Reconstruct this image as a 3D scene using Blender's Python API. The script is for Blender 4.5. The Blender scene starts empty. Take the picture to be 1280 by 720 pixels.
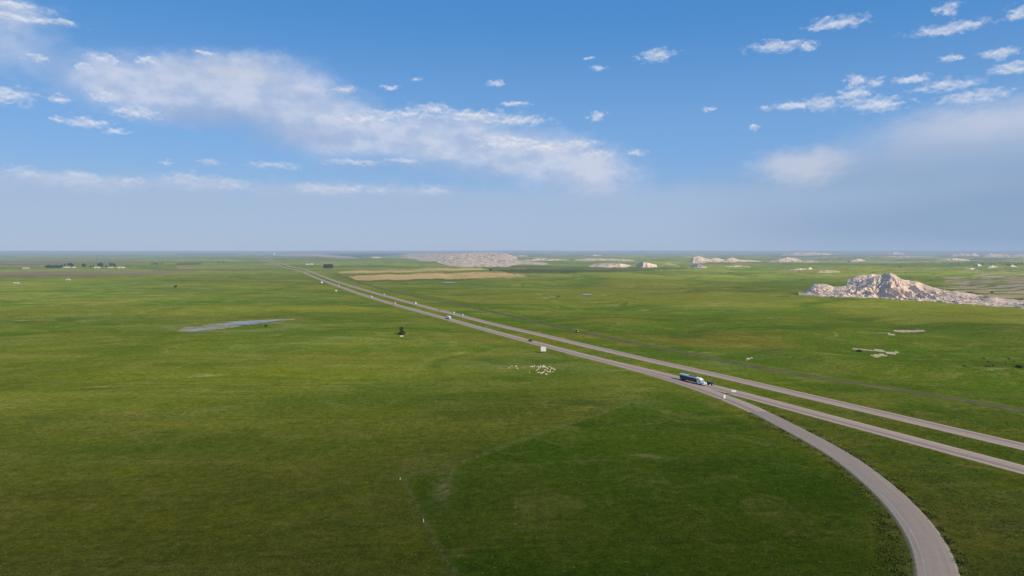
import bpy, math, random
import numpy as np
from mathutils import Vector
random.seed(7)
PI = math.pi
sc = bpy.context.scene
COL = sc.collection

# ------------------------------------------------------------------ camera
CH = 80.0                      # drone height above the plain
F = 853.0                      # focal length in image pixels
PITCH = math.atan(47.3 / F)
cd = bpy.data.cameras.new('camera')
cam = bpy.data.objects.new('camera', cd)
COL.objects.link(cam)
cam.location = (0, 0, CH)
cam.rotation_euler = (PI / 2 - PITCH, 0, 0)
cd.sensor_width = 36
cd.lens = 36 * F / 1280
cd.clip_start = 1
cd.clip_end = 200000
sc.camera = cam
CP, SP = math.cos(PITCH), math.sin(PITCH)

# ------------------------------------------------------------------ numpy noise
def _hash(ix, iy, seed):
    n = (ix.astype(np.int64) * 374761393 + iy.astype(np.int64) * 668265263 + seed * 1442695041) & 0xffffffff
    n = ((n ^ (n >> 13)) * 1274126177) & 0xffffffff
    n = n ^ (n >> 16)
    return (n & 0xffff) / 65535.0
def vnoise(x, y, seed=0):
    ix = np.floor(x); iy = np.floor(y)
    fx = x - ix; fy = y - iy
    fx = fx * fx * fx * (fx * (fx * 6 - 15) + 10); fy = fy * fy * fy * (fy * (fy * 6 - 15) + 10)
    a = _hash(ix, iy, seed); b = _hash(ix + 1, iy, seed)
    c = _hash(ix, iy + 1, seed); d = _hash(ix + 1, iy + 1, seed)
    return (a * (1 - fx) + b * fx) * (1 - fy) + (c * (1 - fx) + d * fx) * fy * 1.0 - 0.5
def fbm(x, y, o=4, seed=0, g=0.5):
    s = 0; a = 1.0; k = 1.0
    for i in range(o):
        s = s + a * vnoise(x * k + 17.3 * i, y * k - 9.1 * i, seed + i)
        a *= g; k *= 2.03
    return s
def ridged(x, y, o=4, seed=0):
    s = 0; a = 1.0; k = 1.0; t = 0
    for i in range(o):
        s = s + a * (1 - np.abs(vnoise(x * k + 3.3 * i, y * k, seed + i)) * 4).clip(-1, 1)
        t += a; a *= 0.5; k *= 2.1
    return s / t
def sst(a, b, x):
    t = np.clip((x - a) / (b - a), 0, 1)
    return t * t * (3 - 2 * t)

# ------------------------------------------------------------------ image pixels projected to ground points
def ray(px, py):
    u = (px - 640.0); v = -(py - 360.0)
    return np.array([u, F * CP + v * SP, -F * SP + v * CP])
def flat(px, py, z=0.0):
    r = ray(px, py)
    t = (z - CH) / r[2]
    return np.array([r[0] * t, r[1] * t])

def smooth_line(pts, step=6.0, it=2):
    P = [np.array(p, float) for p in pts]
    for _ in range(it):                        # chaikin
        Q = [P[0]]
        for a, b in zip(P[:-1], P[1:]):
            Q += [a * .75 + b * .25, a * .25 + b * .75]
        Q.append(P[-1]); P = Q
    return P

A_px = [(1460, 636), (1280, 587.5), (1113, 543), (1004, 513.8), (925, 492.5), (880, 481.3), (820, 466.3), (740, 447.5), (680.4, 431.8), (640, 421.2), (592.5, 408.2), (557.5, 398.3), (530, 391),
        (488.75, 379.6), (463.75, 372), (445, 366), (422.5, 357.8), (402.5, 350.5), (386, 343.6), (379, 340.2), (369, 337.2), (357, 335.0), (349, 332.2), (342, 329.2), (335, 326.9), (328, 323.8), (323, 320.0), (321, 317.6)]
B_px = [(1480, 603.5), (1280, 559), (1113, 519.6), (1004, 494.3), (895.5, 468.9), (820, 452.4), (740, 434.0), (695.5, 423.3), (657.8, 414.6), (640, 410.8), (605, 402.5), (567.5, 392.5), (530, 383.2),
        (511, 378), (476, 368.5), (450, 361), (420, 352.0), (396, 342.5), (384, 338.0), (374, 335.4), (366, 334.6), (356, 330.8), (349, 328.2), (341, 326.8), (334, 322.6), (328, 319.2), (326, 317.4)]
T_px = [(1480, 556), (1280, 513.6), (1200, 500), (1113.7, 486.2), (982.5, 465.8), (895, 449.0), (807, 431.6), (760, 422), (720, 413.3), (677.5, 403.6), (640, 395), (577.5, 381.6), (513.75, 369.6), (467, 358.5), (440, 350), (420, 343)]
R_px = [(1186, 820), (1172, 720), (1163, 686), (1141.6, 651), (1112.7, 619), (1076.6, 588.5), (1048, 568), (1004.4, 543.6), (950, 515.5), (925, 504.5), (905, 496.6), (880, 487.5), (850, 477.6), (820, 468.6), (780, 457.6), (720, 442.6)]
LA = [flat(*p) for p in A_px]; LB = [flat(*p) for p in B_px]; LT = [flat(*p) for p in T_px]; LR = [flat(*p) for p in R_px]
SA, SB, ST, SR = [smooth_line(l) for l in (LA, LB, LT, LR)]

def dist_line(x, y, line, skip=1):
    d = np.full(np.shape(x), 1e9); s = np.zeros(np.shape(x))
    L = line[::skip]
    if L[-1] is not line[-1]: L = L + [line[-1]]
    for a, b in zip(L[:-1], L[1:]):
        ex, ey = b - a
        q = ex * ex + ey * ey + 1e-9
        t = np.clip(((x - a[0]) * ex + (y - a[1]) * ey) / q, 0, 1)
        qx = x - (a[0] + t * ex); qy = y - (a[1] + t * ey)
        dd = np.hypot(qx, qy)
        sg = np.sign(ex * (y - a[1]) - ey * (x - a[0]))
        s = np.where(dd < d, sg, s)
        d = np.minimum(d, dd)
    return d, s

HILLS = [(300, 452, 150, 46, -0.30, 6.5), (372, 680, 240, 80, -0.25, 3.0), (300, 640, 110, 70, 0.2, 4.0), (180, 800, 160, 90, 0.1, 3.0), (560, 620, 120, 60, -.3, 5.0), (-420, 900, 260, 60, .2, 4), (-150, 640, 200, 70, .15, 2.2)]
def road_dists(x, y):
    return dist_line(x, y, SA, 2), dist_line(x, y, SB, 2), dist_line(x, y, ST, 2), dist_line(x, y, SR, 2)
def drains(x, y):
    wx = x + fbm(x / 160, y / 160, 3, 91) * 110; wy = y + fbm(x / 160, y / 160, 3, 95) * 110
    v = 1 - np.abs(vnoise(wx / 330, wy / 420, 97)) * 5.5
    v2 = 1 - np.abs(vnoise(wx / 130 + 5, wy / 170, 99)) * 6.5
    return np.maximum(sst(.35, 1, v), .6 * sst(.4, 1, v2))
def H(x, y, rd=None):
    x = np.asarray(x, float); y = np.asarray(y, float)
    D = np.hypot(x, y)
    (dA, _), (dB, _), (dT, _), (dR, _) = rd or road_dists(x, y)
    dm = np.minimum(np.minimum(dA, dB), np.minimum(dT, dR))
    m = sst(14, 75, dm) * sst(0, 1, (dm - 10) / (20 + D * 0.06))
    amp = 0.9 + 3.6 * sst(350, 1800, D) + 7 * sst(2500, 9000, D)
    right = sst(120, 420, x + .25 * y)
    roll = fbm(x / 520 + .3, y / 520, 3, 3) * amp * (1.9 + right) + fbm(x / 130, y / 130, 3, 9) * (.6 + 1.8 * sst(260, 700, D) + 1.6 * right)
    roll = roll - drains(x, y) * (1.6 + 3.4 * right) * sst(280, 520, D)
    roll = roll + fbm(x / 2600, y / 2600, 2, 5) * 16 * sst(4000, 12000, D)
    h = roll
    for (cx, cy, rx, ry, a, hh) in HILLS:
        c, s = math.cos(a), math.sin(a)
        u = (x - cx) * c + (y - cy) * s; v = -(x - cx) * s + (y - cy) * c
        h = h + 1.7 * hh * np.exp(-(u / rx) ** 2 - (v / ry) ** 2)
    # pond basin kept level
    px, py = POND
    pm = sst(0.9, 1.7, np.hypot((x - px) / 115, (y - py) / 70))
    # far horizon tablelands
    far = 26 * sst(20000, 45000, D) * (fbm(np.arctan2(x, y) * 9, D * 0 + 2.0, 4, 31) * 1.6 + .2)
    foot = np.hypot((x - 560) / 330, (y - 1010) / 230)
    return h * m * pm * (.35 + .65 * sst(.7, 1.4, foot)) + far
POND = tuple(flat(292, 408))

def ground(px, py):
    z = 0.0
    for _ in range(6):
        p = flat(px, py, z)
        z = 0.5 * z + 0.5 * float(H(p[0], p[1]))
    return Vector((p[0], p[1], float(H(p[0], p[1]))))

# ------------------------------------------------------------------ node helpers
def new_mat(name):
    m = bpy.data.materials.new(name); m.use_nodes = True
    nt = m.node_tree; nt.nodes.clear()
    return m, nt
class N:
    def __init__(s, nt): s.nt = nt
    def node(s, t, **kw):
        n = s.nt.nodes.new(t)
        for k, v in kw.items(): setattr(n, k, v)
        return n
    def put(s, sock, v):
        if v is None: return
        if isinstance(v, bpy.types.NodeSocket): s.nt.links.new(v, sock)
        else:
            if sock.type == 'RGBA' and len(v) == 3: v = (*v, 1)
            sock.default_value = v
    def math(s, op, a, b=None, c=None, clamp=False):
        n = s.node('ShaderNodeMath', operation=op); n.use_clamp = clamp
        for i, v in enumerate((a, b, c)): s.put(n.inputs[i], v)
        return n.outputs[0]
    def vmath(s, op, a, b=None, c=None):
        n = s.node('ShaderNodeVectorMath', operation=op)
        for i, v in enumerate((a, b, c)): s.put(n.inputs[i], v)
        return n.outputs['Value'] if op in ('LENGTH', 'DOT_PRODUCT', 'DISTANCE') else n.outputs[0]
    def mix(s, f, a, b, mode='MIX'):
        n = s.node('ShaderNodeMix', data_type='RGBA', blend_type=mode)
        s.put(n.inputs[0], f); s.put(n.inputs[6], a); s.put(n.inputs[7], b)
        return n.outputs[2]
    def fmix(s, f, a, b):
        n = s.node('ShaderNodeMix', data_type='FLOAT')
        s.put(n.inputs[0], f); s.put(n.inputs[2], a); s.put(n.inputs[3], b)
        return n.outputs[0]
    def noise(s, vec, scale, detail=3, rough=.5, dist=0.0, out=0):
        n = s.node('ShaderNodeTexNoise')
        s.put(n.inputs['Vector'], vec); s.put(n.inputs['Scale'], scale); s.put(n.inputs['Detail'], detail)
        s.put(n.inputs['Roughness'], rough); s.put(n.inputs['Distortion'], dist)
        return n.outputs[out]
    def ramp(s, f, a, b, c=0.0, d=1.0):
        n = s.node('ShaderNodeMapRange', interpolation_type='SMOOTHSTEP')
        s.put(n.inputs[0], f); s.put(n.inputs[1], a); s.put(n.inputs[2], b); s.put(n.inputs[3], c); s.put(n.inputs[4], d)
        return n.outputs[0]
    def attr(s, name):
        return s.node('ShaderNodeAttribute', attribute_name=name)

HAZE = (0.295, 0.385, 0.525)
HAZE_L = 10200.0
def finish(nt, shader):  # mixes distance haze into each material as emission
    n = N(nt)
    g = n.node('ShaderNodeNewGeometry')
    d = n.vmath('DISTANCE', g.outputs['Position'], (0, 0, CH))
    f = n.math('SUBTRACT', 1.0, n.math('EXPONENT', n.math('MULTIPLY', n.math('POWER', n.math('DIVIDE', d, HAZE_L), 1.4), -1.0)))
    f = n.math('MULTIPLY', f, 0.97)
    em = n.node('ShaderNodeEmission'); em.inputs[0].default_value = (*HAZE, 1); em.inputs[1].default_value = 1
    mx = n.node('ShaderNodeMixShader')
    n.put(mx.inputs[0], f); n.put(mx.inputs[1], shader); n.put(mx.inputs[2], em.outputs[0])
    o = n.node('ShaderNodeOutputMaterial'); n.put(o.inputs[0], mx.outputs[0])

def simple(name, col, rough=.6, metal=0.0, var=.15, scale=2.0, coat=0.0, bump=0.0, col2=None):
    m, nt = new_mat(name); n = N(nt)
    tc = n.node('ShaderNodeTexCoord')
    f = n.noise(tc.outputs['Object'], scale, 4, .6)
    if col2 is None: col2 = tuple(c * (1 - 2 * var) for c in col)
    c = n.mix(n.ramp(f, .35, .65), col, col2)
    b = n.node('ShaderNodeBsdfPrincipled')
    n.put(b.inputs['Base Color'], c); n.put(b.inputs['Roughness'], rough); n.put(b.inputs['Metallic'], metal); n.put(b.inputs['Coat Weight'], coat)
    if bump:
        bp = n.node('ShaderNodeBump'); n.put(bp.inputs['Height'], f); bp.inputs['Strength'].default_value = bump
        n.put(b.inputs['Normal'], bp.outputs[0])
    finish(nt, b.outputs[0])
    return m

# ------------------------------------------------------------------ materials
def terrain_material():
    m, nt = new_mat('prairie_ground'); n = N(nt)
    P = n.node('ShaderNodeNewGeometry').outputs['Position']
    flatP = n.vmath('MULTIPLY', P, (1, 1, 0))
    mp = n.node('ShaderNodeMapping'); n.put(mp.inputs[0], flatP); mp.inputs['Rotation'].default_value = (0, 0, -.32); mp.inputs['Scale'].default_value = (.33, 1, 1)
    S = mp.outputs[0]
    big = n.noise(S, 1 / 330, 4, .55, .6)
    big2 = n.noise(S, 1 / 900, 3, .5, .4)
    med = n.noise(S, 1 / 55, 5, .62, .5)
    med2 = n.noise(flatP, 1 / 17, 5, .65, .3)
    sml = n.noise(flatP, 1 / 3.2, 5, .7, .2)
    fin = n.noise(flatP, 1 / .8, 3, .7)
    a1 = n.attr('cover'); a2 = n.attr('zone')
    s1 = n.node('ShaderNodeSeparateColor'); n.put(s1.inputs[0], a1.outputs['Color'])
    s2 = n.node('ShaderNodeSeparateColor'); n.put(s2.inputs[0], a2.outputs['Color'])
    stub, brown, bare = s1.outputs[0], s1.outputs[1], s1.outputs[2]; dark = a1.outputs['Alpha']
    lush, near, olive = s2.outputs[0], s2.outputs[1], s2.outputs[2]; trail = a2.outputs['Alpha']
    g1 = (.118, .128, .022); g2 = (.058, .092, .018); g3 = (.150, .146, .042); g4 = (.090, .118, .046)
    c = n.mix(n.ramp(big, .42, .58), g2, g1)
    c = n.mix(n.math('MULTIPLY', n.ramp(med, .42, .68), .65), c, g3)
    c = n.mix(n.math('MULTIPLY', n.ramp(n.noise(S, 1 / 140, 5, .6, 1.0), .5, .72), .75), c, g4)
    c = n.mix(n.math('MULTIPLY', n.ramp(med2, .45, .75), .5), c, (.046, .080, .012))
    c = n.mix(n.math('MULTIPLY', n.ramp(n.noise(S, 1 / 45, 5, .65, .4), .54, .72), .6), c, (.17, .17, .085))      # silver sage patches
    c = n.mix(n.math('MULTIPLY', n.ramp(n.noise(S, 1 / 180, 5, .6, .8), .50, .68), .65), c, (.135, .100, .030))     # dry olive brown patches
    c = n.mix(olive, c, n.mix(n.ramp(med2, .35, .65), (.135, .125, .020), (.072, .098, .010)))
    c = n.mix(lush, c, n.mix(n.ramp(med, .35, .65), (.040, .082, .008), (.062, .098, .014)))
    c = n.mix(n.math('MULTIPLY', n.ramp(n.noise(S, 1 / 95, 6, .7, 1.2), .55, .66), .5), c, (.040, .062, .016))
    mot = n.noise(flatP, 1 / 26, 7, .72, .8)
    c = n.mix(n.math('MULTIPLY', n.ramp(mot, .50, .66), .45), c, (.155, .150, .070))
    c = n.mix(n.math('MULTIPLY', n.ramp(mot, .48, .36), .24), c, (.050, .070, .016))
    thin = n.noise(n.vmath('MULTIPLY', S, (.25, 1, 0)), 1 / 48, 5, .6, 1.5)
    c = n.mix(n.math('MULTIPLY', n.ramp(n.math('ABSOLUTE', n.math('SUBTRACT', thin, .5)), .022, .0), .26), c, (.036, .052, .016))
    c = n.mix(n.math('MULTIPLY', n.math('MULTIPLY', near, n.math('SUBTRACT', 1.0, lush)), n.ramp(n.noise(S, 1 / 60, 5, .6, .5), .36, .62, .0, .30)), c, (.118, .112, .050))
    c = n.mix(n.math('MULTIPLY', n.ramp(n.noise(S, 1 / 30, 6, .7, .5), .60, .70), .55), c, (.20, .20, .13))
    # whitish flecks of old grass and stones
    c = n.mix(n.math('MULTIPLY', n.ramp(n.noise(flatP, 1 / 1.6, 2, .6), .68, .76), .5), c, (.22, .21, .12))
    c = n.mix(1.0, c, n.mix(n.ramp(n.vmath('LENGTH', flatP), 500, 2300), (1.74, 1.68, .84), (2.5, 2.42, 1.4)), 'MULTIPLY')  # farther grass brightened in colour to stand in for the flatter view angle
    # cultivated land, painted cloud shadow and bare ground
    c = n.mix(n.math('MULTIPLY', stub, n.ramp(n.noise(n.vmath('MULTIPLY', flatP, (.15, 1, 0)), 1 / 40, 4, .6), .2, .5)), c, (.66, .44, .18))
    c = n.mix(n.math('MULTIPLY', brown, n.ramp(n.noise(n.vmath('MULTIPLY', flatP, (.1, 1, 0)), 1 / 60, 4, .6), .25, .55)), c, (.235, .185, .095))
    c = n.mix(n.math('MULTIPLY', dark, n.ramp(big, .25, .5, .75, 1)), c, (.040, .058, .030))  # cloud shadow put into the ground colour, along with other dark strips
    bn = n.ramp(n.math('ADD', bare, n.math('MULTIPLY', n.math('SUBTRACT', n.noise(n.vmath('MULTIPLY', flatP, (.3, 1, 0)), 1 / 30, 6, .65), .5), 2.1)), .46, .62)
    soil = n.mix(n.ramp(n.noise(flatP, 1 / 9, 5, .6), .35, .65), (.60, .45, .31), (.46, .34, .22))
    c = n.mix(bn, c, soil)
    c = n.mix(n.math('MULTIPLY', trail, n.ramp(sml, .3, .6, .30, .75)), c, (.30, .29, .10))
    # fine grain and painted darkening near the camera for vignette and steep view
    grain = n.math('MULTIPLY', n.fmix(n.ramp(sml, .3, .7), .78, 1.26), n.fmix(n.ramp(fin, .3, .7), .80, 1.20))
    c = n.mix(1.0, c, grain, 'MULTIPLY')
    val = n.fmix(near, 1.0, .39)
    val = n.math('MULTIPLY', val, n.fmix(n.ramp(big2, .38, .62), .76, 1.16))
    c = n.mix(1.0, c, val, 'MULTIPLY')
    b = n.node('ShaderNodeBsdfPrincipled'); n.put(b.inputs['Base Color'], c)
    b.inputs['Roughness'].default_value = .95; b.inputs['Specular IOR Level'].default_value = .0
    hb = n.math('ADD', n.math('MULTIPLY', med2, 1.2), n.math('ADD', n.math('MULTIPLY', sml, .5), n.math('MULTIPLY', fin, .16)))
    bp = n.node('ShaderNodeBump'); n.put(bp.inputs['Height'], hb); bp.inputs['Strength'].default_value = .55; bp.inputs['Distance'].default_value = 1.0
    n.put(b.inputs['Normal'], bp.outputs[0])
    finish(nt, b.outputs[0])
    return m

def road_material(name, c1, c2, tracks, half, ctr=0.0, shoulder=(.34, .28, .22), lane=None):
    m, nt = new_mat(name); n = N(nt)
    uv = n.node('ShaderNodeUVMap', uv_map='UVMap').outputs[0]
    sp = n.node('ShaderNodeSeparateXYZ'); n.put(sp.inputs[0], uv)
    u = sp.outputs[0]
    P = n.node('ShaderNodeNewGeometry').outputs['Position']
    st = n.vmath('MULTIPLY', uv, (1, .04, 1))
    c = n.mix(n.ramp(n.noise(st, .8, 5, .65), .3, .7), c1, c2)
    c = n.mix(n.math('MULTIPLY', n.ramp(n.noise(P, .25, 5, .7), .45, .75), .5), c, tuple(x * .82 for x in c1))
    if lane is not None:
        dl = n.math('ABSOLUTE', n.math('SUBTRACT', u, lane))
        c = n.mix(n.math('MULTIPLY', n.ramp(dl, 1.3, 2.1, 1, 0), .8), c, tuple(x * y for x, y in zip(c2, (.72, .66, .70))))
    for t in tracks:
        d = n.math('ABSOLUTE', n.math('SUBTRACT', u, t))
        f = n.math('MULTIPLY', n.ramp(d, .1, 1.1, 1, 0), .40)
        c = n.mix(f, c, tuple(x * y for x, y in zip(c2, (.56, .52, .58))))
    # transverse joints and tar seals
    v = sp.outputs[1]
    j = n.math('ABSOLUTE', n.math('SUBTRACT', n.math('FRACT', n.math('DIVIDE', v, 6.1)), .5))
    c = n.mix(n.ramp(j, .485, .497, 0, .35), c, (.09, .08, .08))
    # ragged edge with gravel
    e = n.math('SUBTRACT', n.math('ABSOLUTE', n.math('SUBTRACT', u, ctr)), half)
    e = n.math('ADD', e, n.math('MULTIPLY', n.math('SUBTRACT', n.noise(P, .5, 4, .7), .5), .9))
    c = n.mix(n.ramp(e, -.15, .35), c, shoulder)
    c = n.mix(n.math('MULTIPLY', n.ramp(n.math('ADD', e, n.math('MULTIPLY', n.noise(P, .9, 4, .7), .8)), .7, 1.3), .8), c, (.10, .10, .03))
    b = n.node('ShaderNodeBsdfPrincipled'); n.put(b.inputs['Base Color'], c)
    b.inputs['Roughness'].default_value = .9; b.inputs['Specular IOR Level'].default_value = .15
    finish(nt, b.outputs[0])
    return m

# ------------------------------------------------------------------ mesh builder
class MB:
    def __init__(s): s.v = []; s.f = []
    def add(s, vs, fs):
        k = len(s.v); s.v += [tuple(v) for v in vs]; s.f += [tuple(i + k for i in f) for f in fs]; return s
    def box(s, x0, x1, y0, y1, z0, z1, b=0.0):
        if b <= 0:
            vs = [(x, y, z) for z in (z0, z1) for y in (y0, y1) for x in (x0, x1)]
            return s.add(vs, [(0, 2, 3, 1), (4, 5, 7, 6), (0, 1, 5, 4), (2, 6, 7, 3), (0, 4, 6, 2), (1, 3, 7, 5)])
        # chamfered box: stacked rounded rectangles
        def ring(i, z):
            a = [(x0 + i + b, y0 + i), (x1 - i - b, y0 + i), (x1 - i, y0 + i + b), (x1 - i, y1 - i - b), (x1 - i - b, y1 - i), (x0 + i + b, y1 - i), (x0 + i, y1 - i - b), (x0 + i, y0 + i + b)]
            return [(x, y, z) for x, y in a]
        return s.loft([ring(b, z0), ring(0, z0 + b), ring(0, z1 - b), ring(b, z1)])
    def loft(s, rings, cap=True):
        n = len(rings[0]); vs = [v for r in rings for v in r]; fs = []
        for k in range(len(rings) - 1):
            for i in range(n):
                j = (i + 1) % n
                fs.append((k * n + i, k * n + j, (k + 1) * n + j, (k + 1) * n + i))
        if cap:
            fs.append(tuple(reversed(range(n)))); fs.append(tuple((len(rings) - 1) * n + i for i in range(n)))
        return s.add(vs, fs)
    def prism(s, prof, y0, y1, inset=0.0):
        # side profile (x,z) swept across y; the inset narrows the two ends
        cx = sum(p[0] for p in prof) / len(prof); cz = sum(p[1] for p in prof) / len(prof)
        def sc_(p, k): return (cx + (p[0] - cx) * k, cz + (p[1] - cz) * k)
        r = [[(p[0], y0 + inset, p[1]) for p in (sc_(q, .96) for q in prof)], [(p[0], y0 + inset * 2.2, p[1]) for p in prof]] if 0 else None
        if inset:
            rings = [[(sc_(p, .95)[0], y0, sc_(p, .95)[1]) for p in prof], [(p[0], y0 + inset, p[1]) for p in prof], [(p[0], y1 - inset, p[1]) for p in prof], [(sc_(p, .95)[0], y1, sc_(p, .95)[1]) for p in prof]]
        else:
            rings = [[(p[0], y0, p[1]) for p in prof], [(p[0], y1, p[1]) for p in prof]]
        return s.loft(rings)
    def tube(s, a, b, r0, r1=None, n=10):
        a = Vector(a); b = Vector(b); r1 = r0 if r1 is None else r1
        d = (b - a).normalized(); u = d.orthogonal().normalized(); w = d.cross(u)
        def ring(c, r): return [tuple(c + (u * math.cos(t) + w * math.sin(t)) * r) for t in (2 * PI * i / n for i in range(n))]
        return s.loft([ring(a, r0), ring(b, r1)])
    def lathe_y(s, cx, cz, prof, n=18):
        # prof = [(r, y)] revolved about a y axis
        return s.loft([[(cx + r * math.cos(2 * PI * i / n), y, cz + r * math.sin(2 * PI * i / n)) for i in range(n)] for r, y in prof])
    def build(s, name, mat, parent=None, smooth=False):
        me = bpy.data.meshes.new(name); me.from_pydata(s.v, [], s.f); me.validate(); me.update()
        if mat: me.materials.append(mat)
        if smooth: me.polygons.foreach_set('use_smooth', [True] * len(me.polygons))
        o = bpy.data.objects.new(name, me); COL.objects.link(o)
        if parent: o.parent = parent
        return o
def tag(o, label=None, cat=None, group=None, kind=None):
    if label: o['label'] = label
    if cat: o['category'] = cat
    if group: o['group'] = group
    if kind: o['kind'] = kind
    return o
def empty(name, loc=(0, 0, 0), rz=0.0):
    o = bpy.data.objects.new(name, None); COL.objects.link(o)
    o.location = loc; o.rotation_euler = (0, 0, rz); o.empty_display_size = .2
    return o
def copy_tree(o, parent=None):
    c = o.copy(); COL.objects.link(c); c.parent = parent
    for ch in [q for q in ALLKIDS(o)]: copy_tree(ch, c)
    return c
def ALLKIDS(o): return [q for q in COL.objects if q.parent == o]
def np_mesh(name, V, Fq, mat, smooth=True):
    me = bpy.data.meshes.new(name)
    k = Fq.shape[1]
    me.vertices.add(len(V)); me.vertices.foreach_set('co', V.astype(np.float32).ravel())
    me.loops.add(Fq.size); me.loops.foreach_set('vertex_index', Fq.astype(np.int32).ravel())
    me.polygons.add(len(Fq)); me.polygons.foreach_set('loop_start', np.arange(0, Fq.size, k, dtype=np.int32))
    me.polygons.foreach_set('loop_total', np.full(len(Fq), k, dtype=np.int32))
    if smooth: me.polygons.foreach_set('use_smooth', np.ones(len(Fq), dtype=bool))
    me.update(calc_edges=True)
    if mat: me.materials.append(mat)
    o = bpy.data.objects.new(name, me); COL.objects.link(o)
    return o
def grid_faces(nr, nc, wrap=False):
    i = np.arange(nr - 1)[:, None]; j = np.arange(nc if wrap else nc - 1)[None, :]
    a = i * nc + j; b = i * nc + (j + 1) % nc
    return np.stack([a, b, b + nc, a + nc], -1).reshape(-1, 4)

# ------------------------------------------------------------------ terrain
def in_poly(px, py, poly):
    r = np.zeros(px.shape, bool); n = len(poly)
    for i in range(n):
        x0, y0 = poly[i]; x1, y1 = poly[(i + 1) % n]
        if y0 == y1: continue
        c = ((y0 > py) != (y1 > py)) & (px < (x1 - x0) * (py - y0) / (y1 - y0) + x0)
        r ^= c
    return r

def build_terrain():
    th = np.concatenate([np.radians(np.arange(-180, -44, 1.5)), np.radians(np.arange(-44, 44, .11)), np.radians(np.arange(44, 180, 1.5))])
    rr = [0.5, 30]
    while rr[-1] < 90: rr.append(rr[-1] + 12)
    while rr[-1] < 75000: rr.append(rr[-1] * 1.0085)
    rr = np.array(rr)
    R, T = np.meshgrid(rr, th, indexing='ij')
    X = R * np.sin(T); Y = R * np.cos(T)
    rd = road_dists(X, Y)
    Z = H(X, Y, rd)
    # image pixel coordinates of each vertex, for painting ground colour by image polygons
    depth = Y * CP + (CH - Z) * SP
    up = Y * SP - (CH - Z) * CP
    ok = depth > 1
    px = np.where(ok, 640 + F * X / np.where(ok, depth, 1), -9999)
    py = np.where(ok, 360 - F * up / np.where(ok, depth, 1), 9999)
    D = R
    wob = fbm(X / 60, Y / 60, 3, 77)
    qx = px + wob * 3; 
    hp = py - 312.7                                           # proportional wobble in range
    qy = py + fbm(X / (D * .02 + 5), Y / (D * .1 + 5), 3, 79) * hp * .035
    cover = np.zeros(X.shape + (4,), np.float32); zone = np.zeros(X.shape + (4,), np.float32)
    def paint(arr, ch, poly, val=1.0):
        m = in_poly(qx, qy, poly)
        arr[..., ch] = np.where(m, np.maximum(arr[..., ch], val), arr[..., ch])
    paint(cover, 0, [(424, 339.5), (445, 338), (500, 337), (560, 335.6), (600, 335.4), (606, 337), (560, 338.5), (500, 340.4), (445, 341.8), (426, 341.4)], .8)
    paint(cover, 0, [(437, 346), (450, 344), (500, 342.5), (560, 341.5), (600, 340), (630, 341), (652, 343), (662, 345.2), (640, 346.6), (600, 347.6), (540, 348.6), (480, 349.8), (446, 350.2)], 1)
    paint(cover, 1, [(-60, 325), (60, 324.4), (178, 324), (170, 326.5), (120, 330), (40, 331.4), (-60, 332)], .85)
    paint(cover, 1, [(-60, 339.8), (60, 338.6), (160, 338), (246, 338.2), (244, 340.6), (200, 343.2), (120, 344.6), (0, 346.2), (-60, 347)], 1)
    paint(cover, 1, [(0, 333), (50, 333), (50, 336), (0, 336)], .5)
    paint(cover, 3, [(600, 332.6), (660, 331.6), (700, 333.0), (760, 333.8), (850, 334.4), (866, 335.6), (820, 338), (760, 340.5), (700, 341.4), (640, 341.0), (610, 337)], .6)  # cloud shadow on the grass, painted as dark cover
    paint(cover, 3, [(405, 316.5), (505, 315.4), (505, 318.8), (450, 320.8), (415, 319.6)], .95)  # far cloud-shadow strip, painted the same way
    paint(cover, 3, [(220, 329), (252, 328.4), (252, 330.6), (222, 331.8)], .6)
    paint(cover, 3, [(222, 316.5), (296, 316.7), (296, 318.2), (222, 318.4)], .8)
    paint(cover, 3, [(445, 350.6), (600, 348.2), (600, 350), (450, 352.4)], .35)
    # pale strips
    paint(cover, 2, [(341, 318.6), (380, 317.4), (402, 317.8), (440, 321), (452, 323.2), (420, 322.8), (398, 320.2), (350, 319.6)], .9)
    paint(cover, 2, [(142, 313.6), (240, 314.2), (240, 315.4), (142, 315)], .8)
    paint(cover, 0, [(222, 331.5), (350, 331), (344, 335.6), (222, 336.8)], .22)
    # bare soil scars on the green slope
    for poly in ([(1066, 436.6), (1085, 436.2), (1108, 438), (1122, 438.6), (1124, 441), (1112, 442.2), (1104, 440.2), (1085, 438.4), (1068, 438.2)],
                 [(1086, 445), (1094, 442.6), (1104, 442.4), (1110, 444.8), (1098, 446.6)], [(1116, 413.4), (1136, 413), (1156, 413.2), (1152, 415.2), (1136, 415.8), (1118, 415.2)],
                 [(932, 447), (940, 446.6), (941, 449), (933, 449)], [(1110, 416), (1118, 418), (1114, 419.4), (1109, 417.4)]):
        paint(cover, 2, poly, .95)
    # scattered badland soil to the right and far
    b = .54 * sst(1130, 1200, px) * sst(342, 348, py) * (1 - sst(372, 380, py))
    b = b + .40 * sst(1100, 1240, px) * sst(333, 338, py) * (1 - sst(342, 348, py))
    b = np.maximum(b, .42 * sst(840, 1000, px) * sst(313.5, 315, py) * (1 - sst(327, 333, py)))
    b = np.maximum(b, .36 * sst(640, 680, px) * sst(314, 315, py) * (1 - sst(321, 326, py)))
    b = np.maximum(b, .30 * (1 - sst(300, 420, px)) * sst(312, 313, py) * (1 - sst(315, 318, py)))
    cover[..., 2] = np.maximum(cover[..., 2], b)
    # zones
    front = ok & (Y > 0)
    lushp = [(572, 760), (545, 690), (528, 650), (512, 615), (503, 599), (580, 577.5), (670, 544), (790, 502.5), (830, 486), (880, 500), (950, 530), (1004, 560), (1048, 585), (1076, 605), (1112, 640), (1141, 690), (1150, 760)]
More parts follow.
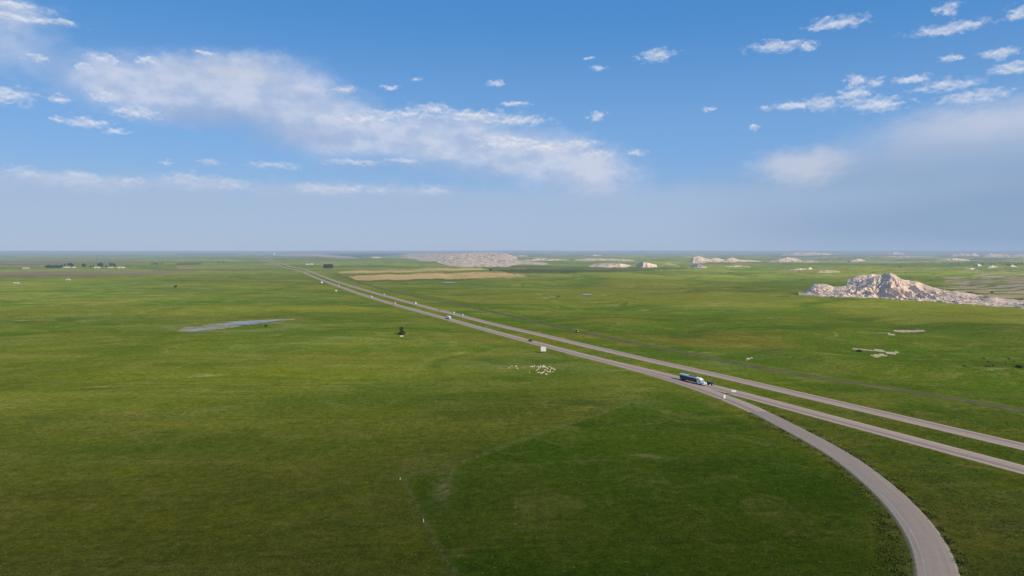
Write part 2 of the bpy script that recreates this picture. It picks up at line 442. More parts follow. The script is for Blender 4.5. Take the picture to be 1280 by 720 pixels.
    lm = sum(in_poly(px + 13 * math.cos(a_) * q_, py + 7 * math.sin(a_) * q_, lushp).astype(float) for a_ in np.arange(0, 6.2, .7) for q_ in (.4, 1)) / 18.0
    lm = lm * (.92 + .5 * fbm(X / 40, Y / 40, 3, 55))
    (dA, sA), (dB, sB), (dT, sT), (dR, sR) = rd
    dmin = np.minimum(dA, dB)
    ol = (1 - sst(9, 26, np.minimum(dmin, dR + 3))) * (.55 + .5 * fbm(X / 15, Y / 15, 3, 12))
    strip = (sT < 0) * sst(6, 12, dT) * (1 - sst(16, 40, dT)) * (D < 1300)            # darker green strip beyond the track
    ditch = np.exp(-((dA - 15) / 6) ** 2) * .4
    zone[..., 0] = np.clip(np.maximum(lm * (1 - .8 * ol), np.maximum(strip * .8, ditch)), 0, 1)
    zone[..., 0] = np.maximum(zone[..., 0], np.clip(.75 * (sA < 0) * (D < 900) * sst(5, 8, dB) * (1 - sst(40, 70, dB)) * (.6 + fbm(X / 30, Y / 30, 3, 5)), 0, 1) * (sB < 0))
    zone[..., 1] = 1 - sst(140, 470, D * (1 + .12 * fbm(X / 90, Y / 90, 2, 8)))  # mask for the painted foreground darkening
    zone[..., 0] = np.maximum(zone[..., 0], np.clip(drains(X, Y) * .75 * sst(300, 520, D) * sst(20, 70, dmin), 0, 1))
    zone[..., 2] = np.clip(ol, 0, 1)
    tr = 0
    for line, w in (([(585, 745), (570, 718), (545, 680), (528, 648), (512, 615), (503, 599), (520, 592), (580, 577.5), (670, 544), (790, 502.5)], .8001),
                    ([(352, 404), (375, 402.6), (420, 402)], 2.0), ([(360, 408), (400, 413), (440, 419), (480, 421), (520, 419)], 1.6), ([(860, 383), (930, 381), (1000, 376), (1060, 372)], 4)):
        L = smooth_line([flat(*p) for p in line])
        d, _ = dist_line(X, Y, L)
        tr = np.maximum(tr, np.exp(-(d / (1.3 if w == .8001 else w)) ** 2) * (.42 if w == .8001 else .5))
    tr = np.maximum(tr, np.exp(-((dR - 6.2) / 1.2) ** 2) * .5)
    tr = np.maximum(tr, np.exp(-((np.hypot((X - POND[0]) / 62, (Y - POND[1]) / 40) - 1) / .25) ** 2) * .55)
    g = flat(555, 610); tr = np.maximum(tr, .85 * np.exp(-((X - g[0]) / 3.4) ** 2 - ((Y - g[1]) / 15) ** 2))
    g = flat(800, 503); tr = np.maximum(tr, .35 * np.exp(-((X - g[0]) / 14) ** 2 - ((Y - g[1]) / 10) ** 2))
    zone[..., 3] = tr
    V = np.stack([X, Y, Z], -1).reshape(-1, 3)
    Fq = grid_faces(len(rr), len(th), wrap=True)[:, ::-1]
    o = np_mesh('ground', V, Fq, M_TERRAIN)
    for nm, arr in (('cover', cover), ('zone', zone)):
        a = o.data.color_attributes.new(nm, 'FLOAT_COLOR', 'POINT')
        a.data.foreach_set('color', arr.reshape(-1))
    tag(o, kind='structure')
    return o
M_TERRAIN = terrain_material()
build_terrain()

# ------------------------------------------------------------------ ribbons
def resample(line, f=0.012, mn=3.0):
    out = [line[0]]; 
    P = line; i = 0; cur = P[0].copy(); need = None
    for a, b in zip(P[:-1], P[1:]):
        L = np.linalg.norm(b - a); st = max(mn, f * np.hypot(*a)); k = max(1, int(L / st))
        for q in range(1, k + 1): out.append(a + (b - a) * q / k)
    return np.array(out)
def normals(L):
    d = np.gradient(L, axis=0); d /= np.linalg.norm(d, axis=1)[:, None] + 1e-9
    return np.stack([d[:, 1], -d[:, 0]], 1)      # to the right of travel along the list
def ribbon(name, line, offs, mat, zofs, drop=None, widths=None, kind='structure'):
    L = resample(line); Nn = normals(L); m = len(L)
    s = np.concatenate([[0], np.cumsum(np.linalg.norm(np.diff(L, axis=0), axis=1))])
    Dd = np.hypot(L[:, 0], L[:, 1])
    cols = []; us = []
    for k, o in enumerate(offs):
        w = o if widths is None else widths(o, L, k)
        P = L + Nn * (w[:, None] if isinstance(w, np.ndarray) else w)
        base = H(L[:, 0], L[:, 1]) * 0 + H(P[:, 0], P[:, 1])
        z = base + zofs + Dd * 1.2e-4
        if drop is not None: z = z - drop[k] * (1 + Dd * 2e-4 / .3)
        cols.append(np.stack([P[:, 0], P[:, 1], z], 1)); us.append(w if isinstance(w, np.ndarray) else np.full(m, float(w)))
    V = np.stack(cols, 1).reshape(-1, 3); U = np.stack(us, 1).reshape(-1)
    Fq = grid_faces(m, len(offs))
    o = np_mesh(name, V, Fq, mat, smooth=False)
    uvl = o.data.uv_layers.new(name='UVMap')
    vi = np.empty(len(o.data.loops), np.int32); o.data.loops.foreach_get('vertex_index', vi)
    sv = np.repeat(s, len(offs))
    uvl.data.foreach_set('uv', np.stack([U[vi], sv[vi]], 1).astype(np.float32).ravel())
    tag(o, kind=kind)
    return o
# normals sign: lists run away from the camera, so +offset is to the right (towards the far side)
PAV1 = (.52, .40, .29); PAV2 = (.44, .335, .25)
M_HW = road_material('pink_concrete_pavement', PAV1, PAV2, (-2.9, -1.2, .9, 2.6), 5.0, 0.0, (.42, .34, .22), -1.9)
M_HWB = road_material('pink_concrete_far_pavement', PAV1, PAV2, (-2.9, -1.2, .9, 2.6), 5.0, 0.0, (.42, .34, .22), 1.9)
M_RAMP = road_material('ramp_asphalt', (.345, .272, .205), (.285, .228, .175), (), 4.0, .35)
hw_off = [-6.7, -5.6, -4.8, 4.8, 5.6, 6.7]; hw_drop = [.45, .06, 0, 0, .06, .45]
ribbon('highway', SA, hw_off, M_HW, .16, hw_drop)
ribbon('highway', SB, hw_off, M_HWB, .16, hw_drop)
# the ramp: dark asphalt in front, pink concrete where it leaves the highway
Lr = [np.array(p) for p in SR]
cut = flat(950, 515.5); k0 = min(range(len(Lr)), key=lambda i: np.linalg.norm(Lr[i] - cut))
r_off = [-6.0, -4.8, -4.1, 4.1, 4.8, 6.0]; r_drop = [.45, .06, 0, 0, .06, .45]
def rw(o, L, k):
    d = np.hypot(L[:, 0], L[:, 1]); t = sst(360, 440, d)
    return o * (1 - .10 * t)
ribbon('ramp', Lr[:k0 + 1], r_off, M_RAMP, .15, r_drop)
ribbon('ramp', Lr[k0:], r_off, M_HW, .135, r_drop, rw)
# the old dirt track with its dark strip
def track_material():
    m, nt = new_mat('dirt_track'); n = N(nt)
    uv = n.node('ShaderNodeUVMap', uv_map='UVMap').outputs[0]
    sp = n.node('ShaderNodeSeparateXYZ'); n.put(sp.inputs[0], uv); u = n.math('ABSOLUTE', sp.outputs[0])
    P = n.node('ShaderNodeNewGeometry').outputs['Position']
    q = n.math('ADD', u, n.math('MULTIPLY', n.math('SUBTRACT', n.noise(P, .12, 5, .65), .5), 2.4))
    c = n.mix(n.ramp(q, .9, 1.7), (.115, .088, .042), (.18, .155, .055))
    c = n.mix(n.ramp(q, 3.2, 4.6), c, (.10, .115, .022))
    c = n.mix(n.math('MULTIPLY', n.ramp(n.noise(P, .06, 4, .6), .40, .58), .7), c, (.085, .105, .022))
    b = n.node('ShaderNodeBsdfPrincipled'); n.put(b.inputs['Base Color'], c); b.inputs['Roughness'].default_value = .95; b.inputs['Specular IOR Level'].default_value = .1
    finish(nt, b.outputs[0]); return m
ribbon('dirt_track', ST, [-6.5, -3.2, -1.6, 1.6, 3.2, 6.5], track_material(), .55, [.75, .1, 0, 0, .1, .75])
# painted markings on the nearer stretch
M_PAINT = simple('road_paint_white', (.50, .47, .43), .7, var=.2, scale=.5)
M_PAINTY = simple('road_paint_yellow', (.52, .38, .08), .7, var=.2, scale=.5)
def marking(name, line, off, w, mat, dmax, zo, dash=None, dmin=0):
    L = resample(line, .006, 1.5); Nn = normals(L)
    s = np.concatenate([[0], np.cumsum(np.linalg.norm(np.diff(L, axis=0), axis=1))])
    mb = MB()
    for i in range(len(L) - 1):
        d = np.hypot(*L[i])
        if d > dmax or d < dmin: continue
        if dash and (s[i] % dash[1]) > dash[0]: continue
        q = []
        for (k, sgn) in ((i, -1), (i + 1, -1), (i + 1, 1), (i, 1)):
            p = L[k] + Nn[k] * (off + sgn * w / 2)
            dk = np.hypot(*L[k])
            q.append((p[0], p[1], float(H(*(p))) + zo + dk * 1.2e-4))
        mb.add(q, [(0, 1, 2, 3)])
    if mb.v: tag(mb.build(name, mat), kind='structure')
marking('road_marking', SB, 4.1, .13, M_PAINT, 900, .166)
marking('road_marking', SB, -3.9, .13, M_PAINTY, 900, .166)
marking('road_marking', SB, .1, .13, M_PAINT, 900, .166, (3, 12))
marking('road_marking', SA, 3.9, .13, M_PAINTY, 900, .166)
marking('road_marking', SA, -4.1, .13, M_PAINT, 330, .166)
marking('road_marking', SA, .0, .13, M_PAINT, 900, .166, (3, 12))
marking('road_marking', Lr[:k0 + 1], -2.5, .14, M_PAINT, 345, .156)

# ------------------------------------------------------------------ ponds
def water_material():
    m, nt = new_mat('pond_water'); n = N(nt)
    P = n.node('ShaderNodeNewGeometry').outputs['Position']
    b = n.node('ShaderNodeBsdfPrincipled'); n.put(b.inputs['Base Color'], n.mix(n.ramp(n.noise(P, .05, 4), .4, .6), (.14, .14, .13), (.27, .235, .19)))
    b.inputs['Roughness'].default_value = .2; b.inputs['Specular IOR Level'].default_value = .45
    bp = n.node('ShaderNodeBump'); n.put(bp.inputs['Height'], n.noise(P, 1.5, 3)); bp.inputs['Strength'].default_value = .15; n.put(b.inputs['Normal'], bp.outputs[0])
    finish(nt, b.outputs[0]); return m
M_WATER = water_material()
M_MUD = simple('pond_mud', (.36, .29, .11), .8, var=.15, scale=.05)
def pond(name, pts, z, mat):
    P = smooth_line([flat(*p) for p in pts + [pts[0]]], it=4)[:-1]
    P = [p + np.array([float(fbm(p[0] / 9, p[1] / 9, 3, 71)), float(fbm(p[0] / 9, p[1] / 9, 3, 73))]) * np.array([5.0, 9.0]) * (.4 if len(pts) < 6 else 1) for p in P]
    c = sum(P) / len(P); mb = MB()
    z = min(z, 1.0)
    mb.add([(c[0], c[1], float(H(*c)) + z)] + [(p[0], p[1], float(H(*p)) + z) for p in P], [(0, i + 1, (i + 1) % len(P) + 1) for i in range(len(P))][:])
    tag(mb.build(name, mat), kind='structure')
pond('pond_shore', [(224, 411), (236, 408.6), (250, 408.0), (262, 405.6), (274, 404.6), (285, 402.4), (310, 400.8), (335, 399.2), (372, 398.5), (356, 400.8), (338, 403.2), (316, 405.4), (306, 407.0), (298, 408.2), (286, 411.0), (262, 412.6), (240, 415.4), (226, 414)], .10, M_MUD)
pond('pond', [(262, 406.4), (285, 403.4), (310, 401.6), (335, 400.2), (354, 399.2), (350, 400.6), (336, 402.6), (312, 404.6), (295, 406.4), (278, 406.6)], .20, M_WATER)
pond('pond', [(234, 413.2), (248, 411.4), (262, 409.8), (276, 409.6), (272, 411.2), (250, 413), (240, 414.6)], .20, M_WATER)
pond('pond', [(551, 352.4), (560, 352.0), (569, 352.3), (569, 353.4), (552, 353.5)], 3.5, M_WATER)
pond('pond', [(726, 368.4), (736, 368), (742, 368.6), (736, 370), (728, 369.6)], 2.0, M_WATER)

# ------------------------------------------------------------------ badlands
def rock_material():
    m, nt = new_mat('badlands_clay'); n = N(nt)
    g = n.node('ShaderNodeNewGeometry'); P = g.outputs['Position']
    sp = n.node('ShaderNodeSeparateXYZ'); n.put(sp.inputs[0], P)
    zz = n.math('ADD', sp.outputs[2], n.math('MULTIPLY', n.noise(P, .03, 3), 5))
    cv = n.node('ShaderNodeCombineXYZ'); n.put(cv.inputs[2], zz)
    band = n.noise(cv.outputs[0], .45, 4, .7)
    c = n.mix(n.ramp(band, .38, .62), (.76, .575, .405), (.68, .485, .34))
    c = n.mix(n.math('MULTIPLY', n.ramp(n.noise(P, .15, 5, .7), .5, .75), .55), c, (.54, .42, .31))
    nz = n.node('ShaderNodeSeparateXYZ'); n.put(nz.inputs[0], g.outputs['Normal'])
    veg = n.math('MULTIPLY', n.ramp(nz.outputs[2], .93, .985), n.ramp(n.noise(P, .035, 5, .65), .50, .60))
    c = n.mix(veg, c, (.11, .13, .04))
    b = n.node('ShaderNodeBsdfPrincipled'); n.put(b.inputs['Base Color'], c); b.inputs['Roughness'].default_value = .95; b.inputs['Specular IOR Level'].default_value = .1
    bp = n.node('ShaderNodeBump'); n.put(bp.inputs['Height'], n.noise(P, .6, 5, .7)); bp.inputs['Strength'].default_value = .4; bp.inputs['Distance'].default_value = 1.0
    n.put(b.inputs['Normal'], bp.outputs[0])
    finish(nt, b.outputs[0]); return m
M_ROCK = rock_material()
def badlands(name, prof, depth, dfoot=None, gully=12., crest=.5, nx=None, nt_=120, seed=1, ero=.5, lin=1.1, ystr=4.5):
    """prof: (image x, crest image y, foot image y); gullied ridge built where it stands"""
    xs = np.array([p[0] for p in prof], float); yt = np.array([p[1] for p in prof], float); yb = np.array([p[2] for p in prof], float)
    w = xs[-1] - xs[0]; nx = nx or int(w * 2.4) + 12
    X = np.linspace(xs[0], xs[-1], nx); YT = np.interp(X, xs, yt); YB = np.interp(X, xs, yb)
    if dfoot is None:
        DF = np.array([flat(a, b)[1] for a, b in zip(X, YB)])
    else: DF = np.interp(X, [d[0] for d in dfoot], [d[1] for d in dfoot])
    k = (X - 640) / F
    DF = DF + fbm(X * np.median(DF) / F / (gully * 5), X * 0, 3, seed + 40) * gully * 1.6
    t = np.linspace(0, 1, nt_)
    GX = np.zeros((nt_, nx)); GY = GX.copy()
    Y = DF[None, :] + t[:, None] * depth
    Xw = Y * k[None, :]
    DC = DF + depth * crest
    zc = CH - (YT - 312.7) * DC / F
    tt = t[:, None]
    env = np.where(tt < crest, (tt / crest) ** lin, 1 - sst(crest, 1.02, tt)) + 0 * Xw
    edge = sst(0, .06, (X - X[0]) / (w)) * sst(0, .06, (X[-1] - X) / w)
    base = H(Xw, Y)
    arc = Xw + fbm(Xw / (gully * 3), Y / (gully * 3), 3, seed + 5) * gully * .9
    rg = ridged(arc / gully / 2, Y / (gully * ystr), 4, seed)
    rg2 = ridged(Xw / gully / 1.2, Y / gully / 1.2, 3, seed + 9)
    jag = 1 + .10 * ero * ridged(Xw[:1] / gully / 2.2, Y[:1] * 0 + 4, 3, seed + 2)
    f = np.maximum(env, 0) ** (1 + 2.0 * ero * (1 - rg)) * jag * (1 - ero * .05 * (1 - rg2) * np.sin(PI * np.clip(env, 0, 1)) ** .5)
    big = fbm(Xw / (gully * 6), Y / (gully * 6), 2, seed + 3)
    f = f * (1 + .35 * big * (1 - env))
    # terrace steps in the clay
    hz = (np.maximum(zc, 2)[None, :] - base * .0) * f * edge[None, :]
    st = gully * .35
    hz = hz + .15 * st * np.sin(hz / st * 2 * PI) / (2 * PI) * 1.5
    Z = base * (1 - .85 * sst(0, .25, tt) * (1 - sst(.9, 1, tt))) + hz * .98 - .6 - (1 - sst(0, .03, t))[:, None] * 1.0
    V = np.stack([Xw, Y, Z], -1).reshape(-1, 3)
    o = np_mesh(name, V, grid_faces(nt_, nx), M_ROCK, smooth=False)
    tag(o, kind='structure'); return o
DFT = [(995, 1205), (1100, 1095), (1180, 1008), (1300, 880)]
badlands('badlands_ridge', [(999, 362.5, 364), (1003, 360.5, 365), (1010, 357.5, 367), (1018, 354.5, 368), (1028, 353.5, 370), (1035, 354.5, 372), (1042, 357.5, 373), (1060, 356.5, 376), (1072, 353.5, 377), (1084, 349.5, 378), (1096, 345, 378), (1107, 341, 379), (1118, 342.5, 379), (1128, 347.5, 379), (1137, 350.5, 379), (1146, 351, 380),
          (1156, 355, 381), (1166, 359, 382), (1176, 361.5, 382), (1192, 363, 383), (1212, 366, 384.5), (1236, 370, 387), (1260, 373, 390), (1290, 375, 393), (1330, 378, 396)], 150, DFT, gully=6.0, crest=.66, nx=680, nt_=260, seed=11, ero=.82, lin=.8, ystr=6)
badlands('badlands_ridge', [(1056, 350, 352), (1066, 347.4, 352), (1074, 343.6, 352), (1090, 342.8, 352), (1104, 343, 352), (1120, 347, 352)], 200, [(1050, 1290), (1130, 1230)], gully=9, crest=.55, nx=220, nt_=110, seed=21, ero=.8)
badlands('badlands_ridge', [(498, 319.4, 319.8), (508, 317.4, 321), (530, 316.4, 324), (550, 315.8, 328), (562, 315.5, 331), (578, 315.4, 333), (620, 315.5, 332.6), (632, 317, 332), (642, 320, 331.4), (657, 326, 330.6), (684, 328.6, 329.8)], 3300, [(498, 7400), (535, 5000), (560, 3800), (578, 3400), (620, 3450), (655, 3850), (684, 4000)], gully=38, crest=.93, nx=420, nt_=170, seed=31, ero=.22, lin=.9, ystr=1.5)
for i, (pf, dp, g) in enumerate([
    ([(735, 331, 333), (745, 329.5, 333.4), (760, 328.6, 334), (775, 329, 334.2), (790, 331.6, 333)], 260, 30),
    ([(794, 331, 334), (800, 328, 335), (804, 327.2, 335.4), (810, 328.4, 335.4), (822, 331, 335)], 160, 22),
    ([(822, 330.5, 332.5), (835, 329.6, 332.6), (846, 331, 332.6)], 200, 24),
    ([(860, 325, 327.5), (866, 321, 328), (873, 319.6, 328), (882, 323, 328), (895, 322, 328), (905, 324.4, 328), (915, 321.8, 328), (925, 324.6, 328), (938, 324.6, 327.6), (952, 326, 327.4)], 420, 45),
    ([(862, 332, 334), (872, 329.2, 335), (884, 333, 335.6)], 150, 20),
    ([(905, 332.6, 334), (922, 331.6, 334.2), (938, 333, 334)], 120, 20),
    ([(958, 326, 327.6), (974, 323.6, 328), (984, 321.4, 328), (992, 321.8, 328), (1002, 325, 328), (1024, 326, 328)], 420, 45),
    ([(986, 336, 338), (1000, 335.4, 338.2), (1008, 335.8, 338), (1012, 333.8, 338), (1017, 335.8, 337.4)], 120, 16),
    ([(1022, 338.6, 340.4), (1034, 337, 340.6), (1050, 339.2, 340.8)], 100, 14),
    ([(1062, 325, 327), (1072, 323, 327), (1082, 325.4, 326.8)], 300, 35),
    ([(735, 319, 320.5), (742, 317.6, 320.8), (752, 319.2, 320.6)], 900, 90),
    ([(660, 324.4, 326), (672, 322.4, 326), (690, 323, 326), (712, 324.4, 326)], 420, 45),
    ([(716, 324, 326), (740, 322.4, 326.2), (752, 323, 326.2), (775, 323.4, 326.2), (795, 325, 326)], 420, 45),
    ([(972, 318.6, 320.4), (990, 316, 320.6), (1010, 315.4, 320.6), (1032, 316.6, 320.6), (1048, 319, 320.4)], 900, 90),
    ([(1104, 320.2, 322), (1130, 319.6, 322), (1168, 320.8, 322)], 500, 60),
    ([(1100, 316.4, 318.8), (1116, 314.6, 319), (1130, 316.8, 318.8)], 1500, 120),
    ([(1168, 324.6, 326.2), (1190, 321.8, 326.4), (1212, 324.4, 326.4)], 380, 40),
    ([(1186, 318.6, 321), (1200, 316.4, 321), (1212, 317.6, 321), (1216, 316.2, 321), (1224, 319, 321)], 900, 80),
    ([(1226, 319.4, 322), (1236, 316.8, 322), (1250, 317.8, 322), (1262, 319, 322), (1280, 317, 322), (1300, 319, 322)], 900, 80),
    ([(1205, 336, 337.4), (1214, 334.6, 337.6), (1222, 336.2, 337.4)], 110, 14),
    ([(1218, 332, 333.6), (1222, 329.4, 334), (1228, 332, 333.8)], 140, 16),
    ([(1234, 333.6, 335.4), (1240, 331.6, 335.4), (1248, 334, 335.4)], 110, 14),
    ([(1258, 333.4, 335), (1264, 330.8, 335.2), (1272, 333.2, 335.2), (1284, 334, 335)], 130, 15),
    ([(464, 321.6, 323), (470, 320.8, 323), (477, 321.8, 323)], 260, 30),
    ([(642, 319.4, 320.8), (650, 318.6, 321), (660, 319.6, 320.8)], 800, 80)]):
    badlands('butte', pf, dp, gully=g * .5, crest=.5, nx=int((pf[-1][0] - pf[0][0]) * 3.2) + 20, nt_=60, seed=50 + i * 3, ero=.95, ystr=3)

# ------------------------------------------------------------------ trees
def leaf_mat(name, c1, c2):
    m, nt = new_mat(name); n = N(nt)
    P = n.node('ShaderNodeNewGeometry').outputs['Position']
    f = n.noise(P, .5, 4, .7)
    c = n.mix(n.ramp(f, .35, .65), c1, c2)
    b = n.node('ShaderNodeBsdfPrincipled'); n.put(b.inputs['Base Color'], c); b.inputs['Roughness'].default_value = .8; b.inputs['Specular IOR Level'].default_value = .2
    finish(nt, b.outputs[0]); return m
M_LEAF = leaf_mat('tree_leaves', (.024, .036, .008), (.050, .064, .014))
M_LEAF2 = leaf_mat('cottonwood_leaves', (.022, .032, .012), (.036, .046, .018))
M_BARK = simple('bark', (.10, .075, .055), .9, var=.2, scale=3)
def leaf_cloud(lobes, n, size, rnd):
    mb = MB()
    tot = sum(l[3] ** 2 for l in lobes)
    for (cx, cy, cz, r, fz) in lobes:
        for _ in range(int(n * r * r / tot)):
            while 1:
                d = Vector((rnd.uniform(-1, 1), rnd.uniform(-1, 1), rnd.uniform(-1, 1)))
                if .25 < d.length <= 1: break
            d = d * (1 + .18 * math.sin(d.x * 7 + cx) * math.cos(d.y * 6 + cy))
            c = Vector((cx + d.x * r, cy + d.y * r, cz + d.z * r * fz))
            nrm = (d.normalized() + Vector((rnd.uniform(-.8, .8), rnd.uniform(-.8, .8), rnd.uniform(-.5, 1)))).normalized()
            u = nrm.orthogonal().normalized(); w = nrm.cross(u); s = size * rnd.uniform(.5, 1.3)
            a = rnd.uniform(0, PI); u, w = u * math.cos(a) + w * math.sin(a), w * math.cos(a) - u * math.sin(a)
            mb.add([c - u * s, c - w * s * .6, c + u * s, c + w * s * .7], [(0, 1, 2, 3)])
    return mb
def make_tree(name, h, r, nleaf, leaf, mat, seed, lobes=None):
    rnd = random.Random(seed)
    root = empty(name)
    th = h * .32
    tk = MB(); tk.tube((0, 0, -.3), (0, 0, th), h * .035, h * .022, 8)
    if lobes is None:
        lobes = []
        for k in range(8):
            a = rnd.uniform(0, 2 * PI); q = rnd.uniform(.15, .55) * r; z = rnd.uniform(.38, .82) * h
            lobes.append((q * math.cos(a), q * math.sin(a), z, r * rnd.uniform(.38, .62), .85))
    for (cx, cy, cz, rr, fz) in lobes: tk.tube((0, 0, th * rnd.uniform(.5, .95)), (cx, cy, cz), h * .014, h * .004, 5)
    tk.build('trunk', M_BARK, root)
    leaf_cloud(lobes, nleaf, leaf, rnd).build('crown', mat, root)
    return root
g = ground(502, 418.8)
t = make_tree('tree', 8.0, 3.2, 2600, .28, M_LEAF, 3, [(-.9, 0, 5.9, 1.35, 1.1), (.5, .3, 5.8, 1.5, 1.15), (.1, -.2, 4.2, 1.6, 1.0), (.9, .2, 3.0, 1.6, .9), (-1.4, -.3, 1.9, 1.5, .8), (1.9, 0, 1.9, 1.7, .8), (.2, -.5, 1.7, 2.0, .8), (.4, .2, 7.0, .9, .9)])
t.location = g; tag(t, 'lone dark green bushy tree standing in the open pasture', 'tree')

proto_a = make_tree('tree', 11, 5.5, 700, .7, M_LEAF2, 5)
proto_b = make_tree('tree', 8, 4.5, 600, .6, M_LEAF2, 6)
proto_c = make_tree('bush', 3.0, 2.4, 350, .35, M_LEAF, 8, [(0, 0, 1.0, 1.3, .8), (1.3, .3, .9, 1.1, .8), (-1.2, -.2, .8, 1.1, .75), (.3, 1, .9, 1.0, .8)])
proto_s = make_tree('shrub', 1.0, 1.2, 160, .2, leaf_mat('shrub_leaves', (.05, .065, .02), (.085, .10, .035)), 18, [(0, 0, .4, .7, .7), (.7, .2, .35, .5, .7), (-.5, -.3, .3, .5, .7)])
used = set()
def plant(px, py, proto, label, cat='tree', group=None, s=1.0):
    o = proto if proto.name not in used else copy_tree(proto)
    used.add(proto.name)
    o.location = ground(px, py); o.rotation_euler = (0, 0, random.uniform(0, 6)); q = s * random.uniform(.9, 1.1); o.scale = (q, q, q)
    tag(o, label, cat, group)
    return o
# wind break at the west end of the farm
for i in range(14):
    plant(57 + i * 1.55, 334.9 + (i % 3) * .35, proto_a if i % 2 else proto_b, 'dark tree in the dense windbreak row at the left end of the distant farmstead', group='trees of the farm windbreak', s=1.25)
for i, (x, y, s) in enumerate([(81, 333.4, 1.2), (86, 333.2, 1.5), (88.5, 333.9, 1.6), (90.5, 334.2, 1.3), (104, 333.9, 1.4), (106, 334, 1.1), (113, 334.4, .8), (117, 334.4, .8), (123, 333.7, 1.3), (126, 333.8, 1.6), (128, 333.9, 1.2), (133, 334, .9), (138, 333.2, 1.4), (142, 333.1, 1.3), (144, 333.4, .9), (158, 334.6, .6), (162, 334.4, .6)]):
    plant(x, y, proto_a, 'dark tree among the white sheds of the distant farmstead at left', group='trees around the farm buildings', s=s * 1.05)
for i, (x, y) in enumerate([(190, 331.4), (192.5, 331.2), (195, 331.1), (197, 331.2), (202, 331)]):
    plant(x, y, proto_b, 'small dark tree in the short row standing right of the distant farmstead', group='trees in the row right of the farm', s=1.2)
for i in range(12):
    plant(405.5 + i * .85, 335.2 + (i % 2) * .5, proto_a, 'dark tree of the square grove just right of the receding highway', group='trees of the square grove by the highway', s=1.35 + .15 * (i % 3))
for i, (x, y, l) in enumerate([(613.5, 340.2, 'single dark tree at the upper edge of the tan stubble field'), (123, 319.6, 'tiny far dark tree left of another on the green horizon strip above the farmstead'),
                               (154, 319.3, 'tiny far dark tree right of another on the green horizon strip above the farmstead'), (219.5, 360.4, 'small dark tree alone in the green plain left of the pond'),
                               (273, 328.8, 'left one of two small dark trees near the pale field strip left of the highway'), (279, 328.6, 'right one of two small dark trees near the pale field strip left of the highway')]):
    plant(x, y, proto_b if y > 325 else proto_a, l, s=(.8 if x == 219.5 else 1.3) if y > 325 else 2.2)
plant(332.5, 408.2, proto_c, 'small dark bush on the grass just below the pond', 'bush')
for (x, y, l) in [(1060.5, 334.6, 'dark bush on the green plain above the left end of the badlands ridge'), (1125.5, 334.4, 'dark bush on the plain above and right of the badlands peak'), (1132, 341.8, 'dark green bush just behind the right shoulder of the badlands peak'),
                  (1074, 439.6, 'grey green bush at the left end of the bare soil scar on the hillside'), (1274, 459.6, 'dark bush in the valley at the right edge of the photo')]:
    plant(x, y, proto_c, l, 'bush', s=2.2 if y < 400 else .9)
for i, (x, y) in enumerate([(1193, 378.4), (1197, 378), (1222, 376.8), (1226, 377), (1232, 377.4), (1270, 375), (1274, 375.4), (1277, 375.2), (1206, 372), (1240, 366), (1217, 371)]):
    plant(x, y, proto_c, 'dark juniper bush dotted over the low clay terraces at the right end of the badlands', 'bush', 'junipers on the clay terraces', s=1.4)
for i in range(22):
    plant(random.uniform(1170, 1280), random.uniform(328.5, 331.5), proto_b, 'dark tree in the wooded creek line far beyond the badlands ridge at right', group='trees of the far creek line', s=1.0)
for i in range(14):
    plant(random.uniform(1195, 1275), random.uniform(446, 459), proto_s, 'low dull green shrub in the draw on the right hillside', 'shrub', 'shrubs in the hillside draw', s=1.1)

# ------------------------------------------------------------------ paints and vehicle parts
def paint_mat(name, col, rough=.3, metal=0.0):
    return simple(name, col, rough, metal, var=.05, scale=1.5, coat=.5)
P_WHITE = paint_mat('white_paint', (.80, .80, .80)); P_BLACK = paint_mat('black_paint', (.012, .012, .014)); P_SILVER = paint_mat('silver_paint', (.52, .50, .52), .35, .3)
P_RED = paint_mat('maroon_paint', (.16, .05, .035)); P_NAVY = paint_mat('navy_paint', (.020, .024, .060)); P_LBLUE = paint_mat('pale_blue_panel', (.50, .60, .72), .45)
P_LILAC = paint_mat('pale_grey_paint', (.56, .52, .56)); P_CREAM = paint_mat('cream_paint', (.70, .68, .55))
M_GLASS = simple('dark_glass', (.02, .025, .03), .08, var=.05)
M_TYRE = simple('tyre_rubber', (.02, .02, .02), .85, var=.1)
M_RIM = simple('wheel_metal', (.45, .45, .46), .35, .8, var=.1)
M_CHROME = simple('chrome', (.70, .70, .72), .2, .9, var=.03)
M_LAMP = simple('lamp_lens', (.75, .75, .70), .15, var=.03)
M_LAMPR = simple('tail_lamp_lens', (.35, .02, .02), .2, var=.03)
M_BLACKP = simple('black_plastic', (.03, .03, .03), .6)
M_INNER = simple('dark_trailer_inside', (.035, .035, .05), .8)
M_CARGO = simple('dark_cargo', (.05, .04, .035), .95, var=.3, scale=1, bump=.5)

